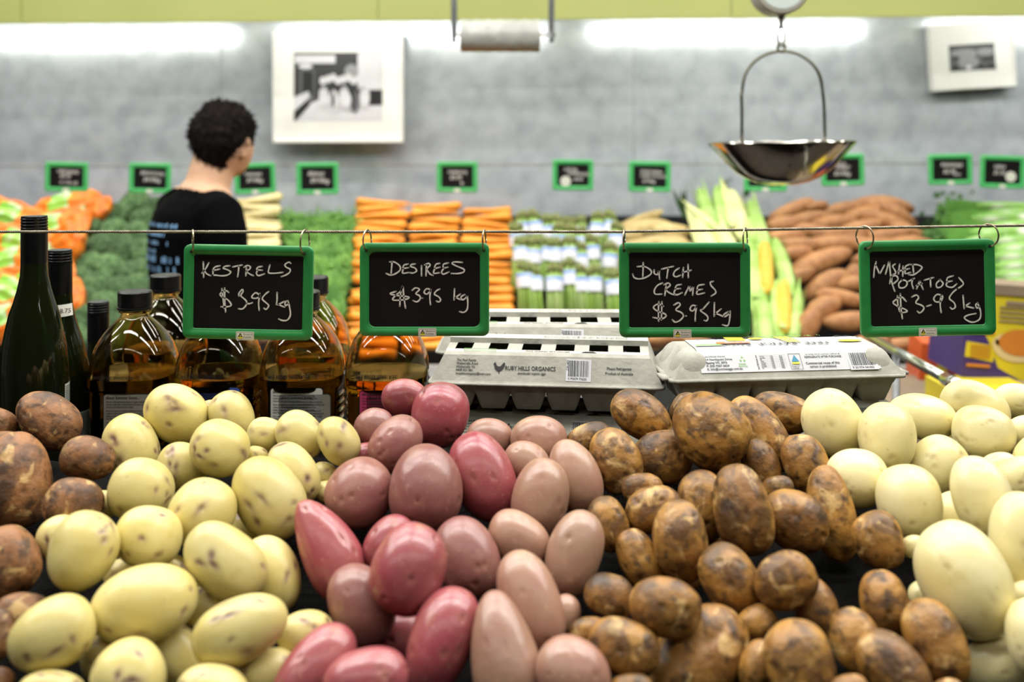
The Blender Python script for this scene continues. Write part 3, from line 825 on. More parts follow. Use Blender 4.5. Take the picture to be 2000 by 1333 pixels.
# crop origin, scale, outer corners TL TR BL in crop pixels, board border px, board corner radius px, ring points, strokes, label
SIGNS = [
 ((350,430), 5.333, (52,250), (1398,275), (45,1228), (108, 20), [(138, 0.38, -1), (1306, 0.25, 1)], S1, 'hanging green-framed price sign reading KESTRELS $3.95 kg, above the juice bottles', (695, 1200)),
 ((690,430), 5.331, (70,238), (1415,238), (70,1206), (98, 62), [(143, 0.35, 1), (1360, 0.16, 1)], S2, 'hanging green-framed price sign reading DESIREES $3.95 kg, above the pinkish potatoes', (774, 1165)),
 ((1190,430), 5.333, (103,238), (1465,235), (103,1222), (105, 24), [(150, 0.2, 1), (1410, 0.45, 1)], S3, 'hanging green-framed price sign reading DUTCH CREMES $3.95kg, between the two egg carton stacks', (756, 1178)),
 ((1660,430), 5.333, (95,222), (1500,193), (108,1222), (112, 30), [(150, 0.65, -1), (1440, 0.75, -1)], S4, 'hanging green-framed price sign reading WASHED POTATOES $3.95 kg, farthest right', (797, 1160)),
]
def rope_z(x):   # front rope height
    return CZ - ((453 if x < .12 else 453 - (x - .12) * 27) - HY) / F * SD
for (ox, oy), sc, TL, TR, BL, (bpx, rpx), ringsx, strokes, lab, bad in SIGNS:
    px = lambda x, y: P(ox + x / sc, oy + y / sc, SD)
    tl, tr, bl = px(*TL), px(*TR), px(*BL)
    w = (tr - tl).length; h = (bl - tl).length
    c = (tr + bl) / 2
    ang = math.atan2((tr - tl).z, (tr - tl).x)
    t = thing('price_sign', lab, 'sign', c, (0, -ang, 0), 'green price signs on the front wire')
    Minv = (Matrix.Translation(c) @ Matrix.Rotation(-ang, 4, 'Y')).inverted()
    mpp = SD / F / sc
    fr, bd = sign_meshes(w, h, rpx * mpp, bpx * mpp, None)
    smooth_by_angle(fr.build('frame', M_frame, t), 50)
    bd.build('board', M_board, t)
    wr = MB()
    strokes_into(wr, strokes, lambda x, y: tuple(Minv @ px(x, y)), 8.2 * mpp, -0.0010)
    wr.build('handwriting', M_pen, t)
    q = Minv @ px(*bad)
    badge_into(t, q.x, q.z, 0.0201, 0.0097, -0.0040)
    for rx, wid, sgn in ringsx:
        # split ring through the hole and over the wire
        x = (Minv @ px(rx, 300)).x
        ztop = (Minv @ Vector((c.x + x, SD, rope_z(c.x + x)))).z + 0.0025
        zbot = h / 2 - 0.0085
        rad = (ztop - zbot) / 2; m_ = MB()
        yaw = math.asin(min(.95, wid)) * sgn
        pts = []
        for k in range(57):
            a = 2 * math.pi * k / 28
            pts.append((x + (rad * 0.8) * math.cos(a) * math.sin(yaw) + 0.0002 * k / 14, rad * .85 * math.cos(a) * math.cos(yaw) - .001, (ztop + zbot) / 2 + rad * math.sin(a)))
        m_.tube(pts, 0.00075, 6); m_.build('ring', M_ring, t, smooth=True)
        m_ = MB(); m_.tube([(x, -0.0033, zbot + .0005), (x, -.00365, zbot + .0005)], 0.0018, 12); m_.build('hole', M_ink, t)

# twisted steel wire, slightly rising to the right
def rope(x0, x1, D, zf, r, pitch, step, name, lab, ends):
    mb = MB(); n = int((x1 - x0) / step)
    for s in range(3):
        pts = []
        for i in range(n + 1):
            x = x0 + (x1 - x0) * i / n; a = 2 * math.pi * (x / pitch + s / 3)
            pts.append((x, D + r * .55 * math.cos(a), zf(x) + r * .55 * math.sin(a)))
        mb.tube(pts, r * .56, 5)
    o = mb.build(name, mat(name + '_steel', (150, 142, 124), rough=0.4, metal=0.7, noise=(90, (110, 102, 86), 0.35, 0.7)), smooth=True)
    tag(o, lab, 'wire')
    for x in ends:
        m_ = MB(); m_.tube([(0, 0, 0), (0, 0, zf(x) + .03)], 0.012, 12)
        p = m_.build('wire_post', M_grey, None, smooth=True, loc=(x, D, 0.0)); tag(p, f"grey post outside the picture holding the {'left' if x < 0 else 'right'} end of the {name.replace('_', ' ')}", 'post')
rope(-1.5, 1.5, SD, rope_z, 0.0016, 0.0075, 0.0009, 'front_wire', 'thin twisted steel wire carrying the four large price signs', (-1.5, 1.5))
SB = 3.52
def rope2_z(x): return CZ - ((322.5 - x * 2.0) - HY) / F * SB
rope(-3.6, 3.6, SB, rope2_z, 0.0022, 0.02, 0.004, 'back_wire', 'thin dark wire along the steel wall carrying the small price signs', (-3.6, 3.6))

# small price signs along the back wall
M_frame2 = mat('bright_green_frame', (74, 180, 100), rough=0.4, noise=(60, (68, 170, 94), 0.3, 0.7))
BS = [ # cx, cy, w, h, tilt, lines[(text, dx, dy, size)], label, round sticker
 (130, 346, 84, 58, 1.0, [('ORGANIC', -.034, .016, .017), ('$2.95', -.024, .000, .017), ('or 2 for $5', -.024, -.022, .014)], 'small green price sign above the bagged carrots, leftmost on the back wire', None),
 (293, 348, 82, 59, 1.2, [('BROCCOLI', -.034, .013, .017), ('$4.90kg', -.024, -.010, .019)], 'small green price sign reading broccoli, above the broccoli heap', None),
 (498, 349, 80, 60, -2.5, [('PARSNIPS', -.036, .012, .014), ('$7.90kg', -.030, -.010, .018)], "small green price sign half behind the person's face, above the parsnips", None),
 (620, 349, 82, 62, -0.8, [('BEANS', -.034, .012, .019), ('$9.90kg', -.026, -.012, .021)], 'small green price sign reading beans, left of the large carrot stacks', None),
 (893, 346, 80, 60, 0.0, [('CARROTS', -.034, .014, .015), ('$2.95', -.026, -.006, .018), ('kg', .010, -.024, .012)], 'small green price sign above the middle carrot stack', None),
 (1119, 342, 80, 60, 0.5, [('LOCAL', -.032, .016, .015), ('ASPARAGUS', -.020, .002, .014), ('$2.95', .002, -.018, .014)], 'small green price sign with round white sticker at its lower left corner', (-.026, -.022)),
 (1269, 345, 82, 60, 0.6, [('NORTHERN', -.034, .014, .014), ('SWEET POTATO', -.034, -.001, .0125), ('$7.90kg', -.026, -.020, .014)], 'small green price sign above the pale sweet potatoes', None),
 (1495, 345, 84, 58, 1.0, [('SWEET CORN', -.030, .010, .013)], 'small green price sign almost hidden behind the scale pan', None),
 (1646, 332, 84, 62, -1.5, [('GOLD', -.030, .018, .014), ('SWEET', -.026, .004, .016), ('$3.90kg', -.032, -.017, .018)], 'small green price sign partly behind the right edge of the scale pan', None),
 (1856, 331, 86, 60, -1.0, [('RADISHES', -.034, .012, .017), ('$2.95', -.026, -.012, .019), ('bunch', .010, -.020, .010)], 'small green price sign second from right on the back wire', None),
 (1958, 336, 88, 64, 2.0, [('LEEKS', -.032, .014, .015), ('$1.95', -.032, -.008, .018)], 'small green price sign with round white sticker, rightmost on the back wire', (.028, -.016)),
]
for cx, cy, w_, h_, tilt, lines, lab, rb in BS:
    D = SB - 0.004
    c = P(cx, cy, D); w = w_ / F * D; h = h_ / F * D
    t = thing('small_price_sign', lab, 'sign', c, (0, math.radians(tilt), 0), 'small price signs on the back wire')
    fr, bd = sign_meshes(w, h, 0.004, 0.0165, None)
    smooth_by_angle(fr.build('frame', M_frame2, t), 50); bd.build('board', M_board, t)
    wr = MB()
    for s, dx, dz, size in lines:
        text_into(wr, s, size, Matrix.Translation((dx, -0.0018, dz)) @ Matrix.Rotation(math.pi / 2, 4, 'X') @ Matrix.Rotation(math.radians(-3), 4, 'Z'), shear=0.25, offset=0.0003)
    wr.build('handwriting', M_pen, t)
    if rb:
        m_ = MB(); m_.poly([(rb[0] + .018 * math.cos(a / 24 * 6.2832), -.0042, rb[1] + .018 * math.sin(a / 24 * 6.2832)) for a in range(24)][::-1])
        st = m_.build('round_sticker', M_paper, t)
        m_ = MB(); m_.poly([(rb[0] + .006 * math.cos(a / 12 * 6.2832) , -.0046, rb[1] + .0025 * math.sin(a / 12 * 6.2832) + .0015 * math.cos(a / 12 * 6.2832)) for a in range(12)][::-1])
        m_.build('leaf_emblem', M_frame2, st)
    if rb is None or rb[0] > 0:
        m_ = MB(); m_.poly([(x, -.0039, -h / 2 + .007 + z) for x, z in rrect(.022, .011, .002, 3)][::-1]); m_.build('origin_sticker', M_paper, t)
    for sx in (-1, 1):
        x = sx * (w / 2 - .006)
        m_ = MB(); zt = rope2_z(c.x + x) - c.z + .004; zb = h / 2 - .008
        m_.tube([(x, .006 * math.cos(a / 12 * 6.2832), (zt + zb) / 2 + abs(zt - zb) / 2 * math.sin(a / 12 * 6.2832)) for a in range(13)], .0008, 5)
        m_.build('ring', M_ring, t, smooth=True)

# ------------------------------------------------------------------ wine bottles
M_wine = mat('dark_green_glass', (20, 24, 8), rough=0.06, spec=0.35, trans=0.12, ior=1.5, noise=(6, (12, 16, 5), 0.3, 0.7))
M_sleeve = mat('black_capsule', (9, 9, 10), rough=0.25, spec=0.35, noise=(50, (14, 14, 15), 0.3, 0.7))
M_backlab = mat('wine_label_paper', (170, 172, 160), rough=0.6, noise=(80, (160, 162, 150), 0.3, 0.7))
def wine_bottle(pxc, pytop, D, lab, labels, sleeve=0.055):
    top = P(pxc, pytop, D)
    t = thing('wine_bottle', lab, 'bottle', (top.x, D, SHELF), group='wine bottles')
    H = top.z - SHELF
    k = 1.27 / F                       # px to metre of the measured bottle
    # profile below the closure, heights from the top in metres
    prof = [(0, 24.3), (91, 24.3), (116, 25.5), (143, 31), (168, 38), (190, 45.5), (219, 52), (254, 58.5), (288, 61.5), (320, 62.5)]
    pr = [(0.0, 0.0), (0.030, 0.0), (0.0375, 0.003), (62.5 * k, 0.010)]
    body = [(r * k, H - d * k) for d, r in prof[1:]][::-1]
    body = [(62.5 * k, (body[0][1]) * .5)] + body
    m_ = MB(); m_.lathe(pr + body + [(23.6 * k, H - 30 * k), (0.010, H - 28 * k)], 40); smooth_by_angle(m_.build('glass_body', M_wine, t), 50)
    m_ = MB(); z1 = H - 91 * k
    ridges = [(24.4 * k, z1 - .0), (24.4 * k, H - 29 * k), (24.9 * k, H - 28.5 * k), (24.9 * k, H - 27 * k), (24 * k, H - 26.5 * k)]
    m_.lathe([(23.4 * k, z1)] + ridges, 40, True, True); smooth_by_angle(m_.build('neck_sleeve', M_sleeve, t), 40)
    m_ = MB(); z = H - 26.5 * k; pr = [(23.6 * k, z)]
    for q in range(4):
        pr += [(24.4 * k, z + .0008), (24.4 * k, z + .0026), (23.5 * k, z + .0032), (23.5 * k, z + .0038)]; z += .0039
    pr += [(24.0 * k, z), (24.0 * k, H - .0012), (23.2 * k, H), (0.001, H)]
    m_.lathe(pr, 40, True, True); smooth_by_angle(m_.build('screw_cap', M_sleeve, t), 40)
    for kind, a0, a1, z0, z1 in labels:
        m_ = MB(); R = 62.5 * k + .0005; n = 12
        ring = lambda z: [(R * math.sin(math.radians(a0 + (a1 - a0) * q / n)), -R * math.cos(math.radians(a0 + (a1 - a0) * q / n)), z) for q in range(n + 1)]
        i = m_.addv(ring(z0) + ring(z1))
        for q in range(n): m_.addf((i + q, i + q + 1, i + n + 2 + q, i + n + 1 + q))
        p = m_.build('back_label', M_backlab, t, smooth=True)
        m_ = MB(); rr = R + .0004; z = z1 - .004
        rnd = random.Random(3)
        while z > z0 + .004:
            a = a0 + 2
            while a < a1 - 4:
                da = rnd.uniform(1.5, 5)
                pa = lambda q, zz: (rr * math.sin(math.radians(q)), -rr * math.cos(math.radians(q)), zz)
                m_.quad(pa(a, z), pa(min(a + da, a1 - 2), z), pa(min(a + da, a1 - 2), z + .0011), pa(a, z + .0011)); a += da + 1.2
            z -= .0026
        m_.build('fine_print', M_ink, p)
    return t
wine_bottle(67, 422, 1.27, 'tallest dark green wine bottle with long black neck sleeve, in front at far left', [('l', 84, 112, .045, .102), ('l', -74, -48, .045, .097)])
w2 = wine_bottle(117, 488, 1.36, 'dark green wine bottle with white $8.75 price sticker on its neck, second from left', [('l', 56, 106, .005, .046)])
H2 = CZ - (488 - HY) / F * 1.36 - SHELF
m_ = MB(); zc = H2 - (603 - 488) * 1.36 / F
def arc(a, z, R=0.0193 + .0022): return (R * math.sin(math.radians(a)), -R * math.cos(math.radians(a)), z)
AZ = 34
for q in range(8): m_.quad(arc(AZ - 30 + q * 8.5, zc - .0085 + .0012 * q / 8, .0218 + .0004), arc(AZ - 30 + (q + 1) * 8.5, zc - .0085 + .0012 * (q + 1) / 8, .0222), arc(AZ - 30 + (q + 1) * 8.5, zc + .0075 + .0012 * (q + 1) / 8, .0205), arc(AZ - 30 + q * 8.5, zc + .0075 + .0012 * q / 8, .0205))
st = m_.build('price_sticker', M_paper, w2, smooth=True)
m_ = MB(); text_into(m_, '$8.75', .0085, Matrix.Rotation(math.radians(AZ), 4, 'Z') @ Matrix.Translation((-.0088, -.0228, zc - .003)) @ Matrix.Rotation(math.pi / 2, 4, 'X'), offset=.00008); m_.build('price_print', M_ink, st)
wine_bottle(192, 589, 1.52, 'short dark wine bottle with black capsule, between the tall wine bottles and the juice', [])
wine_bottle(-57, 500, 1.30, 'wine bottle mostly outside the left edge of the picture', [('l', 84, 112, .045, .115)])

# ------------------------------------------------------------------ juice bottles
M_pet = mat('clear_plastic', (238, 214, 160), rough=0.03, trans=1.0, ior=1.38, noise=(20, (232, 206, 150), 0.3, 0.7))
M_juice = mat('apple_juice', (240, 190, 50), rough=0.02, trans=0.78, ior=1.33, noise=(8, (246, 208, 70), 0.3, 0.7))
M_cap = mat('black_bottle_cap', (9, 9, 10), rough=0.3, spec=0.35, noise=(60, (18, 18, 20), 0.3, 0.7))
JK = 1.36 / F
def jprof(off=0.0):
    pts = [(0.0, .040, 3.0), (0.004, .048, 3.4), (0.012, .0512, 3.6), (0.045, .0516, 3.6), (0.070, .0516, 3.6), (0.078, .0524, 3.4), (0.0815, .0548, 3.2),
           (0.0850, .0560, 3.0), (0.096, .0562, 2.9), (0.1035, .0556, 2.8), (0.112, .0548, 2.6), (0.1185, .0536, 2.5), (0.126, .0518, 2.4), (0.134, .0490, 2.3), (0.142, .0452, 2.2), (0.150, .0400, 2.1), (0.157, .0345, 2.0),
           (0.164, .0275, 2.0), (0.1690, .0222, 2.0), (0.1715, .0195, 2.0)]
    return [(max(r - off, .002), z + (off if z < .001 else 0), e) for z, r, e in pts]
def make_juice():
    t = thing('juice_bottle', 'x', 'bottle', group='apple juice bottles')
    m_ = MB()
    outer = jprof() + [(.0185, .1735), (.0185, .1765), (.0212, .1775), (.0212, .1795), (.0185, .1805), (.0183, .190)]
    inner = [(.0170, .190), (.0170, .1725)] + [(r, z, e) for r, z, e in jprof(.0012)][::-1]
    # panel ribs in the outside wall: fine waves above the waist
    m_.lathe(outer + inner, 56, True, True)
    smooth_by_angle(m_.build('plastic_shell', M_pet, t), 60)
    m_ = MB(); lv = .0958
    liq = [(r, z, e) for r, z, e in jprof(.0007) if z < lv] + [(.0555, lv, 2.9), (.0530, lv - .0002, 2.9)]
    m_.lathe(liq, 56, True, True); smooth_by_angle(m_.build('juice', M_juice, t), 60)
    m_ = MB(); R = .0226
    pr = [(R - .001, .1815), (R + .0006, .1817), (R + .0006, .1850), (R - .0006, .1856), (R - .0006, .1864), (R, .1868), (R, .2050), (R - .0018, .2066), (R - .003, .2066), (R - .0034, .2062), (.001, .2062)]
    m_.lathe(pr, 60, True, True); smooth_by_angle(m_.build('cap', M_cap, t), 35)
    # moulded handle grooves at the sides below the waist
    m_ = MB()
    for s in (-1, 1):
        for q in range(5):
            z = .020 + q * .011
            m_.tube([(s * .0505, -.024, z), (s * .0524, -.012, z + .001), (s * .0528, 0, z + .002), (s * .0524, .012, z + .001), (s * .0505, .024, z)], .0022, 8)
    m_.build('grip_rib', M_pet, t, smooth=True)['kind'] = 'stuff'
    return t
jt = make_juice()
STORY = ['We are a third generation family run apple orchard that', "turned to juice after a freak summer hail storm ruined our", "crop and we finished 'Summer Snow'.", '',
 'All of our juices are crushed at Bellevue Orchard, our', 'orchard in West Gippsland, Victoria where we have been', 'making variety specific apple juice and our other unique', 'juice blends for twenty years.', '',
 'Our juices are just fruit, no concentrates, preservatives,', 'nothing artificial and all Australian.', '', 'Nutritional information']
XR = Matrix.Rotation(math.pi / 2, 4, 'X')
JB = [ # centre px, D, label rgb, label x0,x1 px, top py, date, description
 (264, 1.36, (128, 124, 112), (203, 304), 771, 'BEST BEFORE 24/06/21 #1241', 'juice bottle with dull grey label, front row, leftmost'),
 (323, 1.52, None, None, 0, '', 'juice bottle behind the grey-labelled one, back row, leftmost'),
 (430, 1.36, (62, 84, 168), (367, 468), 758, 'BEST BEFORE 22/06/21 #1230', 'juice bottle with blue label, front row, under the KESTRELS sign'),
 (592, 1.36, (196, 196, 188), (529, 630), 759, 'BEST BEFORE 16/06/21 #1222', 'juice bottle with silvery white label, front row, third from left'),
 (612, 1.50, None, None, 0, '', 'juice bottle in the back row, behind the silvery-labelled one'),
 (757, 1.36, (186, 62, 104), (703, 804), 764, 'BEST BEFORE 25/06/21 #1257', 'juice bottle with pink label, front row, under the DESIREES sign'),
]
for n_, (pc, D, rgb, lx, ly, date, desc) in enumerate(JB):
    x = (pc - 1000) / F * D
    yaw = [0.05, -.1, .02, -.03, .08, .04][n_]
    t = copy_tree(jt, (x, D, SHELF), None, desc) if n_ else jt
    if n_ == 0: t.location = (x, D, SHELF); t['label'] = desc
    if rgb is None:
        t.rotation_euler = (0, 0, yaw); continue
    yf = -.0530; Dl = D + yf
    a = P(lx[0], ly, Dl); b = P(lx[1], ly, Dl); cx = (a.x + b.x) / 2 - x; w = b.x - a.x; h = .062; cz = a.z - SHELF - h / 2
    M_l = mat('juice_label', rgb, rough=0.35, noise=(30, tuple(int(v * .93) for v in rgb), 0.3, 0.7))
    m_ = MB(); m_.poly([(cx + xx, yf - .0004, cz + zz) for xx, zz in rrect(w, h, .004, 5)][::-1]); lp = m_.build('label_panel', M_l, t)
    m_ = MB(); m_.poly([(cx + xx, yf - .0002, cz + zz) for xx, zz in rrect(w + .0022, h + .0022, .005, 5)][::-1]); m_.build('label_border', M_ink, t)
    m_ = MB(); z = cz + h / 2 - .0055
    text_into(m_, 'about Summer Snow...', .0048, Matrix.Translation((cx - w / 2 + .003, yf - .0008, z)) @ XR, offset=.00009); z -= .0048
    for ln in STORY:
        if ln and z > cz - h / 2 + .002: text_into(m_, ln, .0028, Matrix.Translation((cx - w / 2 + .003, yf - .0008, z)) @ XR, sx=.86)
        z -= .0034 if ln else .0016
    m_.build('label_print', M_ink, lp)
    yq = -.0567; pz = CZ - (738 + (n_ in (0,)) * 3 - HY) / F * (D + yq) - SHELF
    m_ = MB(); text_into(m_, date, .0048, Matrix.Translation((-.034, yq - .0006, pz)) @ XR, sx=.9); m_.build('date_print', M_ink, t)

# ------------------------------------------------------------------ egg cartons
M_pulp = mat('grey_pulp', (164, 163, 153), rough=0.9, spec=0.2, noise=(45, (146, 145, 135), 0.3, 0.7, 8), bump=(170, 0.5, 0.0016))
M_pulpw = mat('white_printed_pulp', (186, 185, 177), rough=0.85, spec=0.2, noise=(45, (172, 171, 163), 0.3, 0.7, 8), bump=(170, 0.35, 0.0012))
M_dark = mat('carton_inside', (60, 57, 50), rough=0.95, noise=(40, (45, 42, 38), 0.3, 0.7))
M_lab = mat('white_paper_label', (192, 193, 195), rough=0.5, spec=0.3, noise=(25, (184, 185, 188), 0.3, 0.7), bump=(14, 0.3, 0.002))
CL, CW = 0.298, 0.112
def tray(mb, h, L=CL, W=CW):
    nx, ny = 144, 44
    idx = {}
    for j in range(ny + 1):
        for i in range(nx + 1):
            u, v = i / nx, j / ny
            x = (u - .5) * L; y = (v - .5) * W
            # 6 x 2 cups
            cu = abs(math.sin(math.pi * min(max((x / (L - .010) + .5), 0), 1) * 6)); cv = abs(math.sin(math.pi * min(max((y / (W - .008) + .5), 0), 1) * 2))
            e = min(L / 2 - abs(x), W / 2 - abs(y)) - .003
            s = max(0, min(1, e / .010)); s = s * s * (3 - 2 * s)
            fx = min(1, cu * 1.9 ) ** .8; fv = min(1, cv * 2.2) ** .7
            d = h * s * (0.34 + 0.66 * fx * (0.55 + .45 * fv))
            idx[i, j] = mb.addv([(x * (1 - .05 * s), y * (1 - .05 * s), -d)])
    for j in range(ny):
        for i in range(nx): mb.addf((idx[i, j], idx[i, j + 1], idx[i + 1, j + 1], idx[i + 1, j]))
def rim(mb, L=CL, W=CW, th=.0035):
    o_ = rrect(L + .006, W + .006, .012, 5); i_ = rrect(L - .006, W - .006, .008, 5)
    n = len(o_); rnd = random.Random(1)
    k = mb.addv([(x, y, th / 2 + rnd.uniform(-.0004, .0004)) for x, y in o_] + [(x, y, -th / 2) for x, y in o_] + [(x, y, th / 2) for x, y in i_] + [(x, y, -th / 2) for x, y in i_])
    for q in range(n):
        r = (q + 1) % n
        mb.addf((k + q, k + n + q, k + n + r, k + r)); mb.addf((k + q, k + r, k + 2 * n + r, k + 2 * n + q)); mb.addf((k + n + q, k + 3 * n + q, k + 3 * n + r, k + n + r))
LIDA = [(-.056, 0), (-.0535, .003), (-.0360, .0325), (-.0300, .0360), (-.0235, .0375), (.0040, .0400), (.0050, .0470), (.0230, .0485), (.0330, .0440), (.0535, .003), (.056, 0)]
def lid_a(hs=1.0):
    m_ = MB(); nx = 96; ids = []
    for (y, z) in LIDA:
        z = z * hs; row = []
        for i in range(nx + 1):
            x = (i / nx - .5) * CL * (1 - .0) ; k = 1 - .115 * min(1, z / .036)
            row.append(m_.addv([(x * k, y, z)]))
        ids.append(row)
    rnd = random.Random(5)
    for j in range(len(LIDA) - 1):
        m_.cur = 1 if j in (3, 6) else 0
        for i in range(nx):
            if j == 4:
                ph = (i / nx * 6) % 1
                if .24 < ph < .76 + .02 * math.sin(i): continue
            m_.addf((ids[j][i], ids[j][i + 1], ids[j + 1][i + 1], ids[j + 1][i]))
    m_.cur = 0
    m_.addf([ids[j][0] for j in range(len(LIDA))]); m_.addf([ids[j][nx] for j in range(len(LIDA))][::-1])
    # soft corner dents at both ends
    return m_
def hen(m_, M, s):
    pts = [(-.52,.30),(-.45,.40),(-.40,.50),(-.33,.46),(-.28,.36),(-.22,.20),(-.05,.11),(.12,.14),(.27,.34),(.40,.48),(.50,.42),(.48,.20),(.38,-.05),(.22,-.22),(.04,-.31),(.05,-.5),(-.02,-.5),(-.03,-.33),(-.22,-.26),(-.37,-.08),(-.42,.14),(-.44,.25)]
    m_.poly([M @ Vector((x * s, y * s, 0)) for x, y in pts])
def barcode(m_, M, w, h, digits, rnd, size=.0042):
    m_.cur = 1
    i = m_.addv([M @ Vector(p) for p in ((-.003, -.006, -.0002), (w + .003, -.006, -.0002), (w + .003, h + .002, -.0002), (-.003, h + .002, -.0002))]); m_.addf((i, i + 1, i + 2, i + 3))
    m_.cur = 0; x = 0
    while x < w:
        b = rnd.choice((.0003, .0005, .0008, .0011))
        i = m_.addv([M @ Vector(p) for p in ((x, 0, 0), (min(x + b, w), 0, 0), (min(x + b, w), h, 0), (x, h, 0))]); m_.addf((i, i + 1, i + 2, i + 3))
        x += b + rnd.choice((.0003, .0006, .0009))
    text_into(m_, digits, size, M @ Matrix.Translation((0, -.0044, 0)), sx=w / (len(digits) * size * .52))
def front_M(y0, z0, y1, z1):
    """local XY plane on the sloping front face: X right, Y up the slope, origin at lower edge centre"""
    d = Vector((0, y1 - y0, z1 - z0)).normalized(); n = Vector((1, 0, 0)).cross(d)
    M = Matrix(((1, 0, 0, 0), (0, d.y, n.y, y0), (0, d.z, n.z, z0), (0, 0, 0, 1)))
    return M @ Matrix.Translation((0, 0, .0007))
def hills_carton(name_hs=1.0, th=.034, printed=True):
    t = thing('egg_carton', 'x', 'egg carton', group='grey open-topped egg cartons')
    m_ = MB(); tray(m_, th); rim(m_)
    m_.build('tray', M_pulp, t, smooth=True)
    o = lid_a(name_hs).build('lid', [M_pulp, M_pulpw], t, smooth=False); o.location.z = .001
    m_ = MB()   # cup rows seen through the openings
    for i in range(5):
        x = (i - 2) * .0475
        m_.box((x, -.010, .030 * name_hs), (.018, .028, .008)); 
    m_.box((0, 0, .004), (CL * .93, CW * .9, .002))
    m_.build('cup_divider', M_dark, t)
    hs = name_hs
    FM = front_M(-.0535, .004, -.0360, .0335 * hs); m_ = MB(); rnd = random.Random(11)
    if printed:
        y = .0255
        for s in ('The Paul Family', 'Walkerville Road', 'Walkerville Vic', '0408 021 841', 'mcattiecompany@msn.com'):
            text_into(m_, s, .0045, FM @ Matrix.Translation((-.116, y, 0)), sx=.9); y -= .0044
        hen(m_, FM @ Matrix.Translation((-.060, .0175, 0)), .0150)
        text_into(m_, 'RUBY HILLS ORGANICS', .0078, FM @ Matrix.Translation((-.0525, .0150, 0)), sx=.80)
        text_into(m_, 'spectacular organic eggs', .0046, FM @ Matrix.Translation((-.036, .0098, 0)), shear=.4, sx=.8)
        text_into(m_, 'Please Refrigerate', .0048, FM @ Matrix.Translation((.078, .0185, 0)), sx=.9)
        text_into(m_, 'Product of Australia', .0048, FM @ Matrix.Translation((.076, .0120, 0)), sx=.9)
        barcode(m_, FM @ Matrix.Translation((.029, .0085, 0)) @ Matrix.Rotation(math.radians(-1), 4, 'Z'), .026, .021, '0 793579 774235', rnd)
        text_into(m_, 'RUBY HILLS', .0026, FM @ Matrix.Translation((.027, .030, 0)) @ Matrix.Rotation(-math.pi / 2, 4, 'Z'))
        # fine lines on the two top strips
        TM = front_M(-.0300, .0360 * hs + .001, -.0235, .0375 * hs + .001)
        text_into(m_, 'SPECTACULAR ORGANIC EGGS', .0045, TM @ Matrix.Translation((.0, .004, .0)) @ Matrix.Rotation(math.pi, 4, 'Z') @ Matrix.Translation((-.03, 0, 0)), sx=.9)
        m_.poly([TM @ Vector(p) for p in ((.044, .001, 0), (.066, .001, 0), (.060, .0045, 0), (.050, .0045, 0))])
        RM = front_M(.0050, .0470 * hs + .001, .0230, .0485 * hs + .001)
        for yy in (.004, .008, .012):
            text_into(m_, 'the paul family walkerville free range certified organic eggs keep refrigerated product of australia', .0030, RM @ Matrix.Translation((.0, yy, 0)) @ Matrix.Rotation(math.pi, 4, 'Z') @ Matrix.Translation((-.105, 0, 0)), sx=.95)
        m_.build('carton_print', [M_ink, M_lab], t)['kind'] = 'stuff'
        m_ = MB(); o_ = [(-.108, .0006), (-.066, .0006), (-.066, .0060), (-.108, .0060)]
        for a, b in zip(o_, o_[1:] + o_[:1]):
            m_.tube([TM @ Vector((a[0], a[1], .0003)), TM @ Vector((b[0], b[1], .0003))], .0003, 4)
        m_.build('green_stamp', M_grn, t)
    return t
def put_carton(t, pxl, pyl, pxr, pyr, D, lab):
    """front lower rim from (pxl,pyl) to (pxr,pyr) in the picture, D = distance of its centre"""
    Zr = None
    zl = pyl - HY; zr = pyr - HY
    # both ends on the same height z: D_l*zl = D_r*zr
    Dl = D * 2 * zr / (zl + zr); Dr = D * 2 * zl / (zl + zr)
    a = P(pxl, pyl, Dl); b = P(pxr, pyr, Dr)
    yaw = math.atan2(b.y - a.y, b.x - a.x); L = math.hypot(b.x - a.x, b.y - a.y)
    c = (a + b) / 2; off = Matrix.Rotation(yaw, 3, 'Z') @ Vector((0, (CW + .006) / 2, 0))
    t.location = c + off; t.rotation_euler = (0, 0, yaw); t['label'] = lab
    print(lab, 'length', round(L, 3), 'z', round(c.z, 4), 'yaw', round(math.degrees(yaw), 1))
    return t
A = hills_carton()
put_carton(A, 836, 750, 1298, 762, 1.262, 'grey egg carton with black hen print and barcode, top of the front stack')
zA = A.location.z
B_ = copy_tree(A, None, None, 'grey egg carton with hen print, bottom of the front stack, behind the tan potatoes')
B_.location = (A.location.x + .006, A.location.y, SHELF + .0345)
C_ = copy_tree(A, (A.location.x - .003, A.location.y + .135, zA + .012), (0, 0, A.rotation_euler.z * .3), 'grey egg carton on the rear stack, directly behind the hen-printed front stack')
for k in range(1):
    D_ = copy_tree(A, (A.location.x - .003, A.location.y + .135, SHELF + .0345), (0, 0, A.rotation_euler.z * .3), 'hidden lower egg carton of the rear stack')
    D_.scale = (1, 1, (zA + .012 - SHELF - .034) / .083); D_.location.z = SHELF + .0345 * D_.scale.z
B_.scale = (1, 1, (zA - SHELF - .034) / .084); B_.location.z = SHELF + .0345 * B_.scale.z

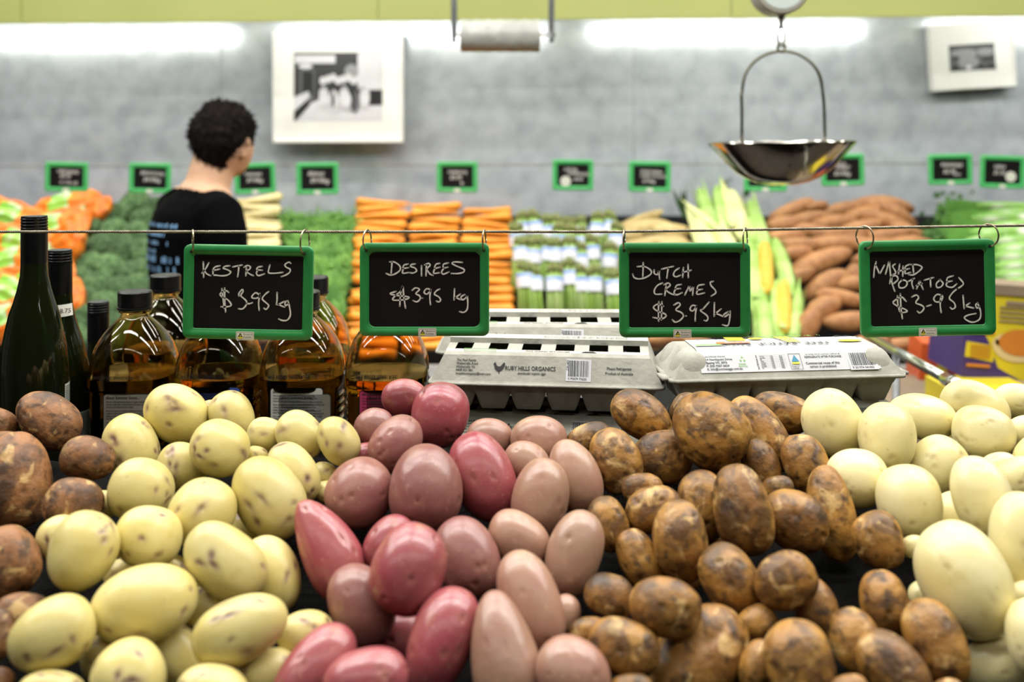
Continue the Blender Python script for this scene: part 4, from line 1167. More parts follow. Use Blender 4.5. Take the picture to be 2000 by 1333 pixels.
def sunrise(lower=False):
    t = thing('egg_carton', 'x', 'egg carton', group='white-labelled egg cartons')
    m_ = MB(); tray(m_, .0335); rim(m_, th=.004)
    for s in (-1, 1): m_.box((s * (CL / 2 + .004), -.030, .0005), (.012, .028, .004))
    m_.build('tray', M_pulp, t, smooth=True)
    prof = [(-.056, .001), (-.0535, .004), (-.0500, .010), (-.0350, .0270), (-.0300, .0305), (-.022, .0325), (.022, .0335), (.030, .0315), (.035, .027), (.050, .010), (.0535, .004), (.056, .001)]
    m_ = MB(); nx = 80; ids = []
    for y, z in prof:
        ids.append([m_.addv([((i / nx - .5) * CL * (1 - .15 * min(1, z / .032)), y, z)]) for i in range(nx + 1)])
    for j in range(len(prof) - 1):
        for i in range(nx): m_.addf((ids[j][i], ids[j][i + 1], ids[j + 1][i + 1], ids[j + 1][i]))
    m_.addf([r[0] for r in ids]); m_.addf([r[nx] for r in ids][::-1])
    smooth_by_angle(m_.build('lid', M_pulp, t), 60)
    for sx in (-1, 1):   # rounded end lobes of the lid, two at each end
        for y in (-.025, .025):
            m_ = MB(); v = ICO4.copy()
            v = np.sign(v) * np.abs(v) ** .72
            v = v / np.abs(v).max(axis=0)
            i = m_.addv([(sx * .1195 + p[0] * (.0255 - .007 * max(0, p[2]) * (1 if p[0] * sx > 0 else 0)), y + p[1] * (.0265 - .006 * max(0, p[2])), .002 + max(0, p[2]) * .0300) for p in v])
            for f in ICOF4: m_.addf([i + k for k in f])
            m_.build('end_lobe', M_pulp, t, smooth=True)
    # paper label: front face and top
    FM = front_M(-.0500, .010, -.0350, .0270)
    FMl = FM @ Matrix.Translation((0, 0, .0008))
    m_ = MB()
    def q(M, x0, x1, y0, y1, z=0.0): m_.poly([M @ Vector(p) for p in ((x0, y0, z), (x1, y0, z), (x1, y1, z), (x0, y1, z))])
    top_z = .0345
    pts = [(-.0512, .0085), (-.0356, .0278), (-.0304, .0314), (-.022, .0334), (.022, .0343), (.030, .0325)]
    rows = [m_.addv([(-.112 + .0 * z, y - .0004, z + .0005), (.119, y - .0004, z + .0005)]) for y, z in pts]
    for a, b in zip(rows[:-1], rows[1:]): m_.addf((a, a + 1, b + 1, b))
    lp = m_.build('paper_label', M_lab, t)
    m_ = MB(); rnd = random.Random(4); T_ = Matrix.Translation
    y = .0188
    for s in ('SUNRISE EGGS', '14 Northpoint Drive', 'Epping VIC 3076', 'P: (03) 9367 6624', 'E: info@sunriseeggs.com.au'):
        text_into(m_, s, .0040, FMl @ T_((-.104, y, 0)), sx=1.0); y -= .0043
    text_into(m_, 'NUTRITION INFO', .0028, FMl @ T_((-.0375, .001, 0)) @ Matrix.Rotation(math.pi / 2, 4, 'Z'))
    for r in range(8):
        yy = .0185 - r * .0023
        m_.poly([FMl @ Vector(p) for p in ((-.035, yy + .0014, 0), (-.001, yy + .0014, 0), (-.001, yy + .00155, 0), (-.035, yy + .00155, 0))])
        for xx, s in ((-.034, 'energy protein fat total sodium'.split()[r % 5]), (-.021, '123g'), (-.009, '456g')): text_into(m_, s, .0021, FMl @ T_((xx, yy - .0004, 0)))
    text_into(m_, 'STORE IN A COOL PLACE &', .0042, FMl @ T_((.0255, .0190, 0)), sx=.86)
    text_into(m_, 'REFRIGERATE AFTER PURCHASE', .0042, FMl @ T_((.0235, .0148, 0)), sx=.80)
    text_into(m_, 'Commercial reuse of this', .0045, FMl @ T_((.0230, .0062, 0)), sx=.95)
    text_into(m_, 'carton is prohibited.', .0045, FMl @ T_((.0270, .0016, 0)), sx=.95)
    text_into(m_, 'Product of', .0022, FMl @ T_((.0045, .0035, 0))); text_into(m_, 'Australia', .0022, FMl @ T_((.0050, .0010, 0)))
    for a, b in (((.003, -.0005), (.018, -.0005)), ((.018, -.0005), (.018, .021)), ((.018, .021), (.003, .021)), ((.003, .021), (.003, -.0005))):
        m_.tube([FMl @ Vector((a[0], a[1], .0002)), FMl @ Vector((b[0], b[1], .0002))], .0002, 4)
    barcode(m_, FMl @ T_((.082, .003, 0)), .031, .0195, '9 351974 041003', rnd)
    # top print is upside down for us: it is read from the far side
    TM = Matrix.Translation((0, -.022, .0352)) @ Matrix.Rotation(math.radians(1.2), 4, 'X') @ Matrix.Translation((0, 0, .0006))
    U = Matrix.Rotation(math.pi, 4, 'Z')
    text_into(m_, 'FREE  RANGE  EGGS', .0150, TM @ T_((.066, .0110, 0)) @ U, sx=1.06)
    text_into(m_, 'EGGS', .0062, TM @ T_((.102, .020, 0)) @ U, sx=1.2)
    m_.build('carton_print', [M_ink, M_lab], lp)
    m_ = MB()
    def disc(cx, cy, rx, ry, n=20): m_.poly([TM @ Vector((cx + rx * math.cos(k / n * 6.2832), cy + ry * math.sin(k / n * 6.2832), 0)) for k in range(n)])
    disc(-.020, .036, .010, .005); disc(.098, .014, .017, .0055)
    for k in range(4): m_.box(TM @ Vector((-.048, .044 - k * .0055, 0)), (.024, .0038, .0004))
    for k in range(3):
        m_.poly([TM @ Vector(p) for p in ((.0065 + k * .007, .044, .0001), (.0105 + k * .007, .044, .0001), (.0195 + k * .007, .012, .0001), (.0150 + k * .007, .012, .0001))])
    m_.build('yellow_artwork', M_yel, lp)
    m_ = MB(); m_.poly([TM @ Vector(p) for p in ((-.080, .012, .0), (-.034, .012, 0), (-.034, .0215, 0), (-.078, .0215, 0))]); ob = m_.build('orange_banner', M_orange_p, lp)
    m_ = MB(); text_into(m_, 'LAID BY HENS', .0048, TM @ T_((-.036, .0205, .0002)) @ U); text_into(m_, 'FREE TO ROAM', .0048, TM @ T_((-.036, .0162, .0002)) @ U); m_.build('banner_print', M_lab, ob)
    m_ = MB(); m_.poly([TM @ Vector(p) for p in ((-.110, .004, 0), (-.074, .004, 0), (-.076, .010, 0), (-.108, .010, 0))])
    rnd = random.Random(9)
    for k in range(110):
        xx = rnd.uniform(-.06, .07); yy = rnd.uniform(.044, .0505); m_.poly([TM @ Vector(p) for p in ((xx, yy, 0), (xx + .0016, yy + .0002, 0), (xx + .0006, yy + .003, 0))])
    for k in range(3):
        a = k * 2.094 + 1.57; cx, cy = -.057 + .0028 * math.cos(a), .0150 + .0028 * math.sin(a)
        m_.poly([FMl @ Vector((cx + .0019 * math.cos(a + d), cy + .0019 * math.sin(a + d), 0)) for d in (0.4, 2.5, 4.6)])
    text_into(m_, 'PLEASE', .0028, FMl @ T_((-.0625, .0080, 0))); text_into(m_, 'RECYCLE', .0028, FMl @ T_((-.0635, .0050, 0)))
    m_.build('green_artwork', M_grn, lp)
    m_ = MB(); m_.poly([FMl @ Vector(p) for p in ((.0055, .0100, .0003), (.0155, .0100, .0003), (.0105, .0195, .0003))]); m_.build('blue_triangle', M_blue_p, lp)
    m_ = MB(); m_.poly([FMl @ Vector(p) for p in ((.0055, .0068, .0003), (.0155, .0068, .0003), (.0155, .0095, .0003), (.0055, .0095, .0003))]); m_.build('gold_bar', M_yel, lp)
    m_ = MB()
    def loop(cx, cy, rx, ry):
        m_.tube([TM @ Vector((cx + rx * math.cos(k / 28 * 6.2832), cy + ry * math.sin(k / 28 * 6.2832), .0002)) for k in range(29)], .00025, 4)
    loop(-.020, .035, .0165, .0095); loop(.016, .036, .0165, .0095)
    for c0 in (-.10, .085):
        m_.tube([TM @ Vector((c0 + x, .030 + y, .0002)) for x, y in ((0, .006), (.008, .012), (.012, .006), (.018, .010), (.026, .004), (.030, -.004), (.022, -.006), (.012, -.003), (.003, 0), (0, .006))], .0002, 4)
    m_.build('line_artwork', M_inkgrey, lp)
    return t
E = sunrise()
put_carton(E, 1316, 750, 1775, 734, 1.225, 'egg carton with white paper label and rounded ends, top of the right stack')
E.rotation_euler.z = E.rotation_euler.z * .8
F_ = copy_tree(E, (E.location.x + .01, E.location.y, 0), E.rotation_euler, 'lower white-labelled egg carton under the rounded one, mostly hidden')
F_.scale = (1, 1, (E.location.z - SHELF - .0335) / .068); F_.location.z = SHELF + .034 * F_.scale.z
# ------------------------------------------------------------------ wall pictures
M_pf = mat('white_picture_frame', (236, 236, 232), rough=0.5, noise=(10, (230, 230, 226), 0.3, 0.7))
M_g = [mat('photo_grey_%d' % i, (v, v, min(255, v + 6)), rough=0.5) for i, v in enumerate((20, 44, 84, 140, 205))]
def picture(x0, y0, x1, y1, fx0, fy0, fx1, fy1, D, yaw, tilt, lab, art):
    c = P((x0 + x1) / 2, (y0 + y1) / 2, D); k = D / F; w = (x1 - x0) * k; h = (y1 - y0) * k
    t = thing('framed_photo', lab, 'picture', c, (0, math.radians(tilt), yaw), 'framed photos on the steel wall')
    px_ = lambda x, y: ((x - (x0 + x1) / 2) * k, -(y - (y0 + y1) / 2) * k)
    fx = px_(fx0, fy0) + px_(fx1, fy1)
    m_ = MB(); o_ = [(x, z) for x, z in rrect(w, h, .006, 3)]
    m_.rings([[(x, .022, z) for x, z in o_], [(x, -.012, z) for x, z in o_], [(x * .985, -.015, z * .985) for x, z in o_], [(x * .955, -.015, z * .95) for x, z in o_], [(x * .945, -.010, z * .94) for x, z in o_]], True, True)
    smooth_by_angle(m_.build('frame', M_pf, t), 30)
    m_ = MB(); 
    def rect(a, b, cc, d, y): m_.poly([px3(a, b, y), px3(a, d, y), px3(cc, d, y), px3(cc, b, y)])
    def px3(x, y, d): q = px_(x, y); return (q[0], d, q[1])
    layers = art
    n = 0
    for g, kind, args in layers:
        m_.cur = g; y = -.0150 + .004 - .0003 * n; n += 1
        if kind == 'r': rect(args[0], args[1], args[2], args[3], y)
        elif kind == 'e':
            a, b, rx, ry = args; m_.poly([px3(a + rx * math.cos(q / 14 * 6.2832), b + ry * math.sin(q / 14 * 6.2832), y) for q in range(14)])
        else: m_.poly([px3(a, b, y) for a, b in args])
    m_.build('photo_print', M_g, t)
    return t
art1 = [(1, 'r', (575, 103, 748, 237)), (4, 'p', [(575, 237), (748, 237), (748, 205), (640, 190), (610, 200)]), (4, 'r', (577, 108, 656, 124)), (2, 'r', (586, 136, 616, 200)), (0, 'r', (592, 140, 612, 185)),
        (4, 'e', (598, 130, 14, 5)), (0, 'r', (706, 180, 748, 206)), (4, 'p', [(575, 190), (604, 178), (606, 190), (575, 218)]), (0, 'p', [(575, 228), (604, 200), (606, 206), (578, 237)]),
        (4, 'r', (700, 104, 748, 176)), (3, 'e', (688, 140, 14, 14))]
for q in range(9): art1.append((4, 'e', (632 + q * 10, 158 - (q % 3) * 3, 6.5, 8)))
for q in range(5): art1.append((4 if q != 3 else 2, 'e', (634 + q * 20, 190 + (q % 2) * 8, 10, 22)))
art1 += [(1, 'r', (624, 172, 716, 174)), (0, 'e', (652, 196, 3, 16)), (0, 'e', (690, 192, 4, 20)), (4, 'e', (678, 196, 10, 18))]
big = picture(533, 60, 788, 279, 575, 103, 748, 237, 3.93, math.radians(-1.3), -0.1, 'large white-framed black and white group photo on the steel wall', art1)
art2 = [(2, 'r', (1852, 87, 1940, 138)), (0, 'r', (1852, 87, 1940, 93)), (3, 'e', (1880, 105, 26, 10)), (3, 'e', (1922, 103, 16, 7)), (0, 'r', (1914, 114, 1940, 121)), (3, 'e', (1888, 122, 20, 12)),
        (0, 'e', (1862, 132, 7, 5)), (0, 'e', (1912, 132, 8, 4)), (4, 'e', (1888, 132, 5, 5)), (1, 'e', (1862, 112, 9, 4)), (1, 'r', (1922, 126, 1940, 138))]
small = picture(1815, 44, 1979, 174, 1852, 87, 1940, 138, 3.925, math.radians(-1.3), -3.6, 'small white-framed landscape photo, tilted, at the top right of the wall', art2)

# ------------------------------------------------------------------ plastic bag roll on its hanging holder
DR = 3.05
M_roll = mat('plastic_bag_roll', (176, 178, 170), rough=0.3, spec=0.6, noise=(18, (150, 152, 146), 0.35, 0.65, 6), bump=(30, 0.6, 0.004))
M_core = mat('cardboard_core', (190, 140, 96), rough=0.8, noise=(60, (170, 124, 84), 0.3, 0.7))
rc = P(977, 70, DR); k = DR / F
t = thing('bag_roll_holder', 'hanging metal holder with a roll of thin plastic bags, top centre', 'bag dispenser', rc)
for x in (887, 1077):
    xx = (x - 977) * k
    m_ = MB(); m_.box((xx, 0, (3.0 - rc.z) / 2 + .0), (.018, .010, 3.0 - rc.z)); m_.tube([(xx, -.006, .005), (xx, -.016, -.005), (xx, -.012, -.020)], .007, 8); m_.build('hanging_bar', M_grey, t)
m_ = MB(); m_.tube([(-95 * k, 0, 0.004), (108 * k, 0, 0.004)], .006, 10); m_.build('spindle', M_chrome, t, smooth=True)
m_ = MB(); rs = []
for i in range(25):
    x = (-77 + 154 * i / 24) * k; r = .050 + .0012 * math.sin(i * 1.7)
    rs.append([(x, r * math.cos(a / 32 * 6.2832), r * math.sin(a / 32 * 6.2832)) for a in range(32)])
m_.rings(rs); smooth_by_angle(m_.build('bag_roll', M_roll, t), 50)
m_ = MB(); m_.tube([(-78.5 * k, 0, 0), (78.5 * k, 0, 0)], .020, 20); m_.build('cardboard_core', M_core, t)

# ------------------------------------------------------------------ hanging scale
DS = 2.2; k = DS / F
M_pan = mat('polished_steel_pan', (196, 192, 180), rough=0.13, metal=1.0, noise=(10, (176, 172, 160), 0.3, 0.7), bump=(9, 0.12, 0.003))
M_wirem = mat('scale_wire_steel', (112, 112, 100), rough=0.3, metal=0.8, noise=(60, (96, 96, 84), 0.3, 0.7))
M_housing = mat('scale_housing', (176, 172, 158), rough=0.35, metal=0.3, noise=(12, (164, 160, 146), 0.3, 0.7))
M_glassd = mat('scale_dial_face', (196, 206, 200), rough=0.2, noise=(12, (186, 196, 190), 0.3, 0.7))
c = P(1526, 277, DS)
t = thing('hanging_scale', 'hanging kitchen-style weighing scale with a polished round steel pan', 'scale', c)
m_ = MB(); pr = [(141, -1), (139, -6), (104, -43), (101, -46), (88, -59), (72, -70), (50, -79), (26, -84), (.6, -85)]
prof = [(r * k, z * k) for r, z in pr]
inn = [(max(r * k - .0012, .0004), z * k + .0016) for r, z in pr][::-1]
m_.lathe(prof[::-1] + inn[::-1], 64, True, False)
pan = smooth_by_angle(m_.build('pan', M_pan, t), 50); pan.rotation_euler = (0, math.radians(-1.0), 0)
m_ = MB(); pts = [(-77 * k, 0, -4 * k), (-77 * k, 0, 60 * k), (-78 * k, 0, 95 * k)]
for a in range(0, 9):
    th = math.pi - (math.pi) * a / 8
    pts.append((79 * k * math.cos(th) + 2 * k, 0, 95 * k + 82 * k * math.sin(th) ** .9 if math.sin(th) > 0 else 95 * k))
pts += [(84 * k, 0, 60 * k), (85 * k, 0, -4 * k)]
m_.tube(catmull(pts, 4), 3.2 * k, 8); m_.build('bail', M_wirem, t, smooth=True)
for s in (-77, 85):
    m_ = MB(); m_.tube([(s * k, -.004, -3 * k), (s * k, .004, -3 * k)], 5 * k, 12); m_.build('rivet', M_wirem, t)
m_ = MB(); 
def link_ring(cz, rx, rz, yaw, r=2.6):
    m_.tube([(rx * k * math.cos(a / 20 * 6.2832) * math.cos(yaw), rx * k * math.cos(a / 20 * 6.2832) * math.sin(yaw), (cz + rz * math.sin(a / 20 * 6.2832)) * k) for a in range(21)], r * k, 7)
link_ring(184, 8, 9, .2); link_ring(206, 9, 20, .4, 2.2); link_ring(233, 5, 10, 1.2, 3.0)
m_.build('chain_link', M_wirem, t, smooth=True)
m_ = MB(); m_.tube([(0, 0, 236 * k), (0, 0, 252 * k)], [5 * k, 9 * k], 14); m_.build('swivel', M_wirem, t, smooth=True)
hz = 300; m_ = MB(); rs = []
for y, s in ((-.030, .93), (-.026, 1.0), (.026, 1.0), (.030, .93)):
    rs.append([(54 * k * s * math.cos(a / 40 * 6.2832) - 5 * k, y, (hz + 54 * s * math.sin(a / 40 * 6.2832)) * k) for a in range(40)])
m_.rings(rs); hs = smooth_by_angle(m_.build('dial_housing', M_housing, t), 40)
m_ = MB(); m_.poly([(44 * k * math.cos(-a / 32 * 6.2832) - 5 * k, -.0315, (hz + 44 * math.sin(-a / 32 * 6.2832)) * k) for a in range(32)]); m_.build('dial', M_glassd, hs)
m_ = MB(); m_.tube([(-5 * k, 0, (hz + 54) * k), (-5 * k, 0, 3.0 - c.z)], .006, 8); m_.build('hanging_rod', M_wirem, t)

# ------------------------------------------------------------------ vegetables on the far display
prng = np.random.default_rng(21); rnd = random.Random(8)
# bagged carrots
M_bag = mat('orange_net_bag', (240, 142, 48), rough=0.32, noise=(26, (220, 106, 28), 0.4, 0.65, 4), bump=(55, 0.5, 0.003))
M_baglab = mat('green_white_bag_label', (146, 206, 74), rough=0.4, noise=(16, (224, 240, 206), 0.48, 0.6, 3))
def bag_mesh(seed):
    r = np.random.default_rng(seed); nx, ny = 40, 24
    v = []; f = []
    for side in (1, -1):
        for j in range(ny + 1):
            for i in range(nx + 1):
                u = i / nx * 2 - 1; w = j / ny * 2 - 1
                e = max(0, 1 - abs(u) ** 3.2) ** .5 * max(0, 1 - abs(w) ** 2.4) ** .55
                ridge = 1 + .22 * math.cos(w * 9 + math.sin(u * 2 + seed)) * e
                wr = .05 * math.sin(u * 17 + seed) * (abs(u) > .6)
                v.append((u * .135 * (1 - .08 * w * w), w * .072 * (1 - .25 * abs(u) ** 4) + .004 * math.sin(u * 9 + seed), side * (.040 * e * ridge + .0006 + wr * .06)))
    o = (nx + 1) * (ny + 1)
    for s in (0, 1):
        for j in range(ny):
            for i in range(nx):
                a = s * o + j * (nx + 1) + i; q = (a, a + 1, a + nx + 2, a + nx + 1); f.append(q if s == 0 else q[::-1])
    lab = [(x, y, z + .002) for x, y, z in v[:o]]
    lf = [q for n_, q in enumerate(f[:nx * ny]) if 12 < n_ % nx < 25 and 5 < n_ // nx < 19]
    return np_mesh('bag', v, f, M_bag), np_mesh('bag_label', lab, lf, M_baglab)
bags = [(128, 408, 12, -12, 'topmost'), (22, 428, -18, 8, ''), (108, 448, 14, -6, ''), (40, 478, -8, 10, ''), (165, 425, 30, -20, 'small'), (115, 505, 60, 5, ''), (22, 520, 10, -8, ''), (70, 560, 20, 5, ''), (18, 580, -25, 0, ''), (8, 630, 15, 0, ''), (90, 610, 30, 0, '')]
blabs = ['topmost bag of carrots with green and white label, right under the leftmost small sign', 'bag of carrots with pale green label, highest at the left edge', 'bag of carrots directly below the topmost bag',
 'bag of carrots in the second layer, left of the tall wine bottle', 'bag of carrots at the right end of the pile, touching the broccoli', 'bag of carrots standing slanted between the two tall wine bottle necks', 'bag of carrots with green label at the left edge, middle of the pile',
 'bag of carrots hidden mostly behind the tall wine bottle shoulder', 'bag of carrots at the left edge, lower middle of the pile', 'lowest bag of carrots at the left edge of the picture', 'low bag of carrots behind the second wine bottle']
for n_, (x, y, rot, tilt, s) in enumerate(bags):
    bm_, lm_ = bag_mesh(n_ + 1)
    lift = .03 + .02 * (n_ % 2)
    o = link('carrot_bag', bm_); l = link('bag_label', lm_, o)
    o.location = on_slope(x, y, lift); o.rotation_euler = (math.radians(48 + tilt), math.radians(rnd.uniform(-10, 10)), math.radians(rot * .3))
    o.rotation_euler = (Matrix.Rotation(math.radians(-rot), 3, 'Y') @ Matrix.Rotation(math.radians(50 + tilt), 3, 'X')).to_euler()
    sc = .85 if s == 'small' else 1.0; o.scale = (sc,) * 3
    tag(o, blabs[n_], 'bag of carrots', 'orange bags of carrots')

# broccoli
M_floret = mat('broccoli_floret', (96, 126, 78), rough=0.85, noise=(45, (46, 74, 42), 0.35, 0.65, 6), bump=(170, 0.9, 0.006), rand=0.28)
M_stalk = mat('broccoli_stalk', (168, 196, 116), rough=0.55, noise=(20, (150, 180, 100), 0.3, 0.7))
def brocc(seed):
    r = np.random.default_rng(seed); n = ICO4
    cs = r.normal(size=(20, 3)); cs[:, 2] = np.abs(cs[:, 2]) * .9 - .1; cs /= np.linalg.norm(cs, axis=1)[:, None]
    d = (n @ cs.T).max(axis=1); bump = np.sqrt(np.clip((d - .78) / .22, 0, 1))
    rad = .58 + .42 * bump + .03 * lumps(n, r, 5, 8, 18) + .05 * lumps(n, r, 4, 2, 4)
    v = n * rad[:, None]; v[:, 2] = np.where(v[:, 2] > 0, v[:, 2] * .80, v[:, 2] * .38); v *= .066
    me = np_mesh('crown', v, ICOF4, M_floret)
    m_ = MB(); m_.tube([(0, 0, -.010), (.002, 0, -.035), (0, .002, -.060), (.001, 0, -.092)], [.036, .022, .018, .019], 12)
    for k_ in range(6):
        a = k_ * 1.05; m_.tube([(0, 0, -.050), (.022 * math.cos(a), .022 * math.sin(a), -.030), (.040 * math.cos(a), .040 * math.sin(a), -.006)], [.010, .009, .010], 8)
    return me, m_
protos = []
for s in range(3):
    me, m_ = brocc(30 + s)
    t = thing('broccoli', 'x', 'broccoli', group='broccoli heads'); link('crown', me, t); m_.build('stalk', M_stalk, t, smooth=True); protos.append(t)
BR = [(262,400,1.05,0),(300,408,.9,20),(232,420,.9,-20),(205,428,.8,-30),(280,432,.9,0),(175,448,.85,-20),(225,455,1,0),(268,462,1,10),(150,478,.95,-30),(195,488,1,0),(240,492,1.05,0),(285,495,.9,20),(170,520,1,-10),(215,528,1,60),(262,535,1.05,0),(300,530,.8,10),
      (150,548,.9,-20),(190,560,1,50),(235,572,1.05,0),(275,565,.95,60),(160,592,.95,0),(205,600,1,0),(250,606,1,20),(165,630,1,0),(210,640,1,0),(300,575,.8,0),(140,665,.9,0),(190,672,1,0),(245,660,.9,0)]
bro = []
for n_, (x, y, s, tl) in enumerate(BR):
    src = protos[n_ % 3]
    where = 'top of the heap' if y < 440 else 'middle of the heap' if y < 540 else 'foot of the heap, near the bottles'
    lab = f'green broccoli head at the {where}, left of the person'
    t = src if n_ < 3 else copy_tree(src)
    t.location = on_slope(x, y, .015); t.rotation_euler = (math.radians(35 + prng.uniform(-15, 15)), math.radians(tl * .7), prng.uniform(0, 6)); t.scale = (s * .92,) * 3
    t.rotation_euler = (Matrix.Rotation(math.radians(42 + prng.uniform(-14, 14)), 3, 'X') @ Matrix.Rotation(math.radians(tl * .8), 3, 'Y') @ Matrix.Rotation(prng.uniform(0, 6), 3, 'Z')).to_euler()
    t['label'] = lab; t['group'] = 'broccoli heads'; bro.append((t, x, y))
rank_labels(bro, 'green broccoli head', 'the broccoli heap')

# tapered roots: parsnips, carrots
def root_mesh(name, L, R, m, seed, blunt=.25, knobs=.02, seg=14):
    r = np.random.default_rng(seed); rs = []; m_ = MB()
    bx, bz = r.uniform(-.006, .006), r.uniform(-.004, .004)
    for i in range(15):
        u = i / 14; rad = R * (1 - u) ** .35 * (.55 + .45 * (1 - u)) * min(1, (u + .012) / .06) ** .5
        rad = max(rad, .0012) * (1 + knobs * math.sin(i * 2.3 + seed))
        cx = (u - .5) * L; cy = bx * math.sin(u * 3.1); cz = bz * math.sin(u * 3.1)
        rs.append([(cx, cy + rad * math.cos(a / seg * 6.2832), cz + rad * math.sin(a / seg * 6.2832)) for a in range(seg)])
    m_.rings(rs)
    o = m_.build(name, m, None, smooth=True); return o
M_carrot = mat('orange_carrot', (244, 166, 56), rough=0.38, noise=(25, (236, 146, 40), 0.3, 0.7), bump=(40, 0.3, 0.002), rand=0.08)
M_parsnip = mat('cream_parsnip', (242, 228, 176), rough=0.55, noise=(30, (226, 208, 144), 0.35, 0.7), bump=(40, 0.3, 0.002), rand=0.06)
M_crown = mat('root_crown', (120, 110, 50), rough=0.7, noise=(80, (90, 90, 40), 0.3, 0.7))
def root_proto(name, lab, grp, m, seed, L, R):
    o = root_mesh(name, L, R, m, seed); tag(o, lab, name, grp)
    m_ = MB(); m_.tube([(-L / 2 - .001, 0, 0), (-L / 2 + .003, 0, 0)], [R * .35, R * .5], 10); m_.build('crown', M_crown, o); return o
stacks = [(748, 396, 52, 'left'), (850, 402, 50, 'middle'), (952, 412, 50, 'right')]
first = {}
for n_, (cx, y0, hw, nm) in enumerate(stacks):
    lab = f'orange carrot lying crosswise in the {nm} one of the three carrot stacks'; grp = f'carrots in the {nm} stack'
    pr_ = [root_proto('carrot', lab, grp, M_carrot, 50 + n_ * 3 + q, .205, .0175 + .001 * q) for q in range(2)]
    used = [False, False]; y = y0; row = 0
    while y < 690:
        spread = (y - y0) / 280.0
        for layer in range(2):
            x = cx + {'left': -22, 'middle': -12, 'right': 2}[nm] * spread + rnd.uniform(-3, 3)
            q = rnd.randrange(2); o = pr_[q] if not used[q] else copy_tree(pr_[q]); used[q] = True
            p = on_slope(x, y + layer * 3, .045 - .030 * layer); o.location = p
            o['label'] = f'orange carrot lying crosswise, {ORDW[row]} from the top of the {nm} carrot stack' if layer == 0 else f'orange carrot in the hidden back layer of the {nm} carrot stack'
            sc_ = (hw * 2 / F * p.y) / .205 * rnd.uniform(.93, 1.02)
            o.scale = (sc_ * (1 if rnd.random() < .5 else -1), 1.0, 1.0)
            o.rotation_euler = (rnd.uniform(0, 6), math.radians(rnd.uniform(-5, 5)), math.radians(rnd.uniform(-5, 5)))
        y += rnd.uniform(13, 15.5) * (1 + .3 * spread); row += 1
# parsnips
lab = 'cream parsnip lying in the stack right of the person'
pp = [root_proto('parsnip', lab, 'stacked parsnips', M_parsnip, 80 + q, .19, .020) for q in range(2)]
y = 390; used = [False, False]; k_ = 0; prs = []
while y < 500:
    for layer in range(2):
        q = k_ % 2; o = pp[q] if not used[q] else copy_tree(pp[q]); used[q] = True
        prs.append((o, k_, y + layer)); o.location = on_slope(502 - (y - 390) * .12 + rnd.uniform(-4, 4), y + layer * 5, .035 - .03 * layer)
        o.rotation_euler = (rnd.uniform(0, 6), math.radians(rnd.uniform(-7, 7)), math.radians(rnd.uniform(-6, 6))); o.scale = (rnd.choice((-1, 1)) * rnd.uniform(.95, 1.1), 1, 1); k_ += 1
    y += 14
for q, (o, a_, b_) in enumerate(prs): o['label'] = f'cream parsnip, {ORDW[q // 2]} layer from the top of the stack, ' + ('front one' if q % 2 == 0 else 'rear one')

# green beans: an uncountable tangle
M_bean = mat('green_bean', (124, 172, 78), rough=0.5, noise=(14, (74, 124, 46), 0.35, 0.65), bump=(60, 0.2, 0.001))
m_ = MB()
for q in range(1500):
    y = rnd.uniform(424, 600); t_ = (y - 424) / 176
    x = rnd.uniform(548 + 62 * t_, 702 - 38 * t_)
    if rnd.random() < .16: y = rnd.uniform(590, 650); x = rnd.uniform(636, 668)
    c = on_slope(x, y, rnd.uniform(-.03, .025)); a = rnd.uniform(0, math.pi) if y < 560 else rnd.uniform(1.2, 1.9)
    d = Vector((math.cos(a), rnd.uniform(-.25, .25), math.sin(a) * .8)).normalized(); L = rnd.uniform(.035, .055); s = Vector((-d.z, 0, d.x)) * rnd.uniform(-.012, .012)
    m_.tube([c - d * L, c - d * L * .4 + s, c + d * L * .4 + s, c + d * L], [.0014, .0042, .0042, .0012], 5)
o = m_.build('green_beans', M_bean, None, smooth=True); o['kind'] = 'stuff'; o['label'] = 'tangled heap of fresh green beans beside the carrot stacks'; o['category'] = 'beans'

# asparagus bunches
M_spear = mat('asparagus_spear', (150, 186, 84), rough=0.5, noise=(18, (182, 206, 130), 0.4, 0.7), bump=(40, 0.2, 0.002), rand=0.06)
M_tip = mat('asparagus_tip', (112, 132, 62), rough=0.6, noise=(60, (130, 120, 80), 0.4, 0.7), bump=(120, 0.6, 0.003))
M_band = mat('white_bunch_band', (232, 234, 240), rough=0.4, noise=(20, (222, 224, 232), 0.3, 0.7), bump=(30, 0.3, 0.002))
M_bandb = mat('blue_band_print', (140, 168, 226), rough=0.4, noise=(30, (176, 194, 236), 0.4, 0.6))
def asparagus():
    t = thing('asparagus_bunch', 'x', 'asparagus'); m_ = MB(); tp = MB()
    for q in range(13):
        a = q * 2.4; r = .0205 * math.sqrt((q + .3) / 13); x, y = r * math.cos(a), r * math.sin(a); top = .062 + rnd.uniform(-.010, .010)
        sp = 1 + .12 * rnd.random()
        m_.tube([(x * sp * 1.15, y * sp * 1.15, -.125), (x, y, 0), (x * 1.1, y * 1.1, top - .03)], [.0058, .0054, .0048], 7)
        tp.tube([(x * 1.1, y * 1.1, top - .03), (x * 1.12, y * 1.12, top - .015), (x * 1.14, y * 1.14, top)], [.0055, .0058, .0012], 7)
    m_.build('stems', M_spear, t, smooth=True)['kind'] = 'stuff'; tp.build('tips', M_tip, t, smooth=True)['kind'] = 'stuff'
    m_ = MB(); m_.lathe([(.0262, -.022), (.0275, -.010), (.0272, .010)], 20, False, False); m_.build('paper_band', M_band, t, smooth=True)
    m_ = MB(); m_.lathe([(.0273, .0104), (.0276, .017), (.0268, .022)], 20, False, False); m_.build('blue_stripe', M_bandb, t, smooth=True)
    return t
ap = asparagus()
AS = []
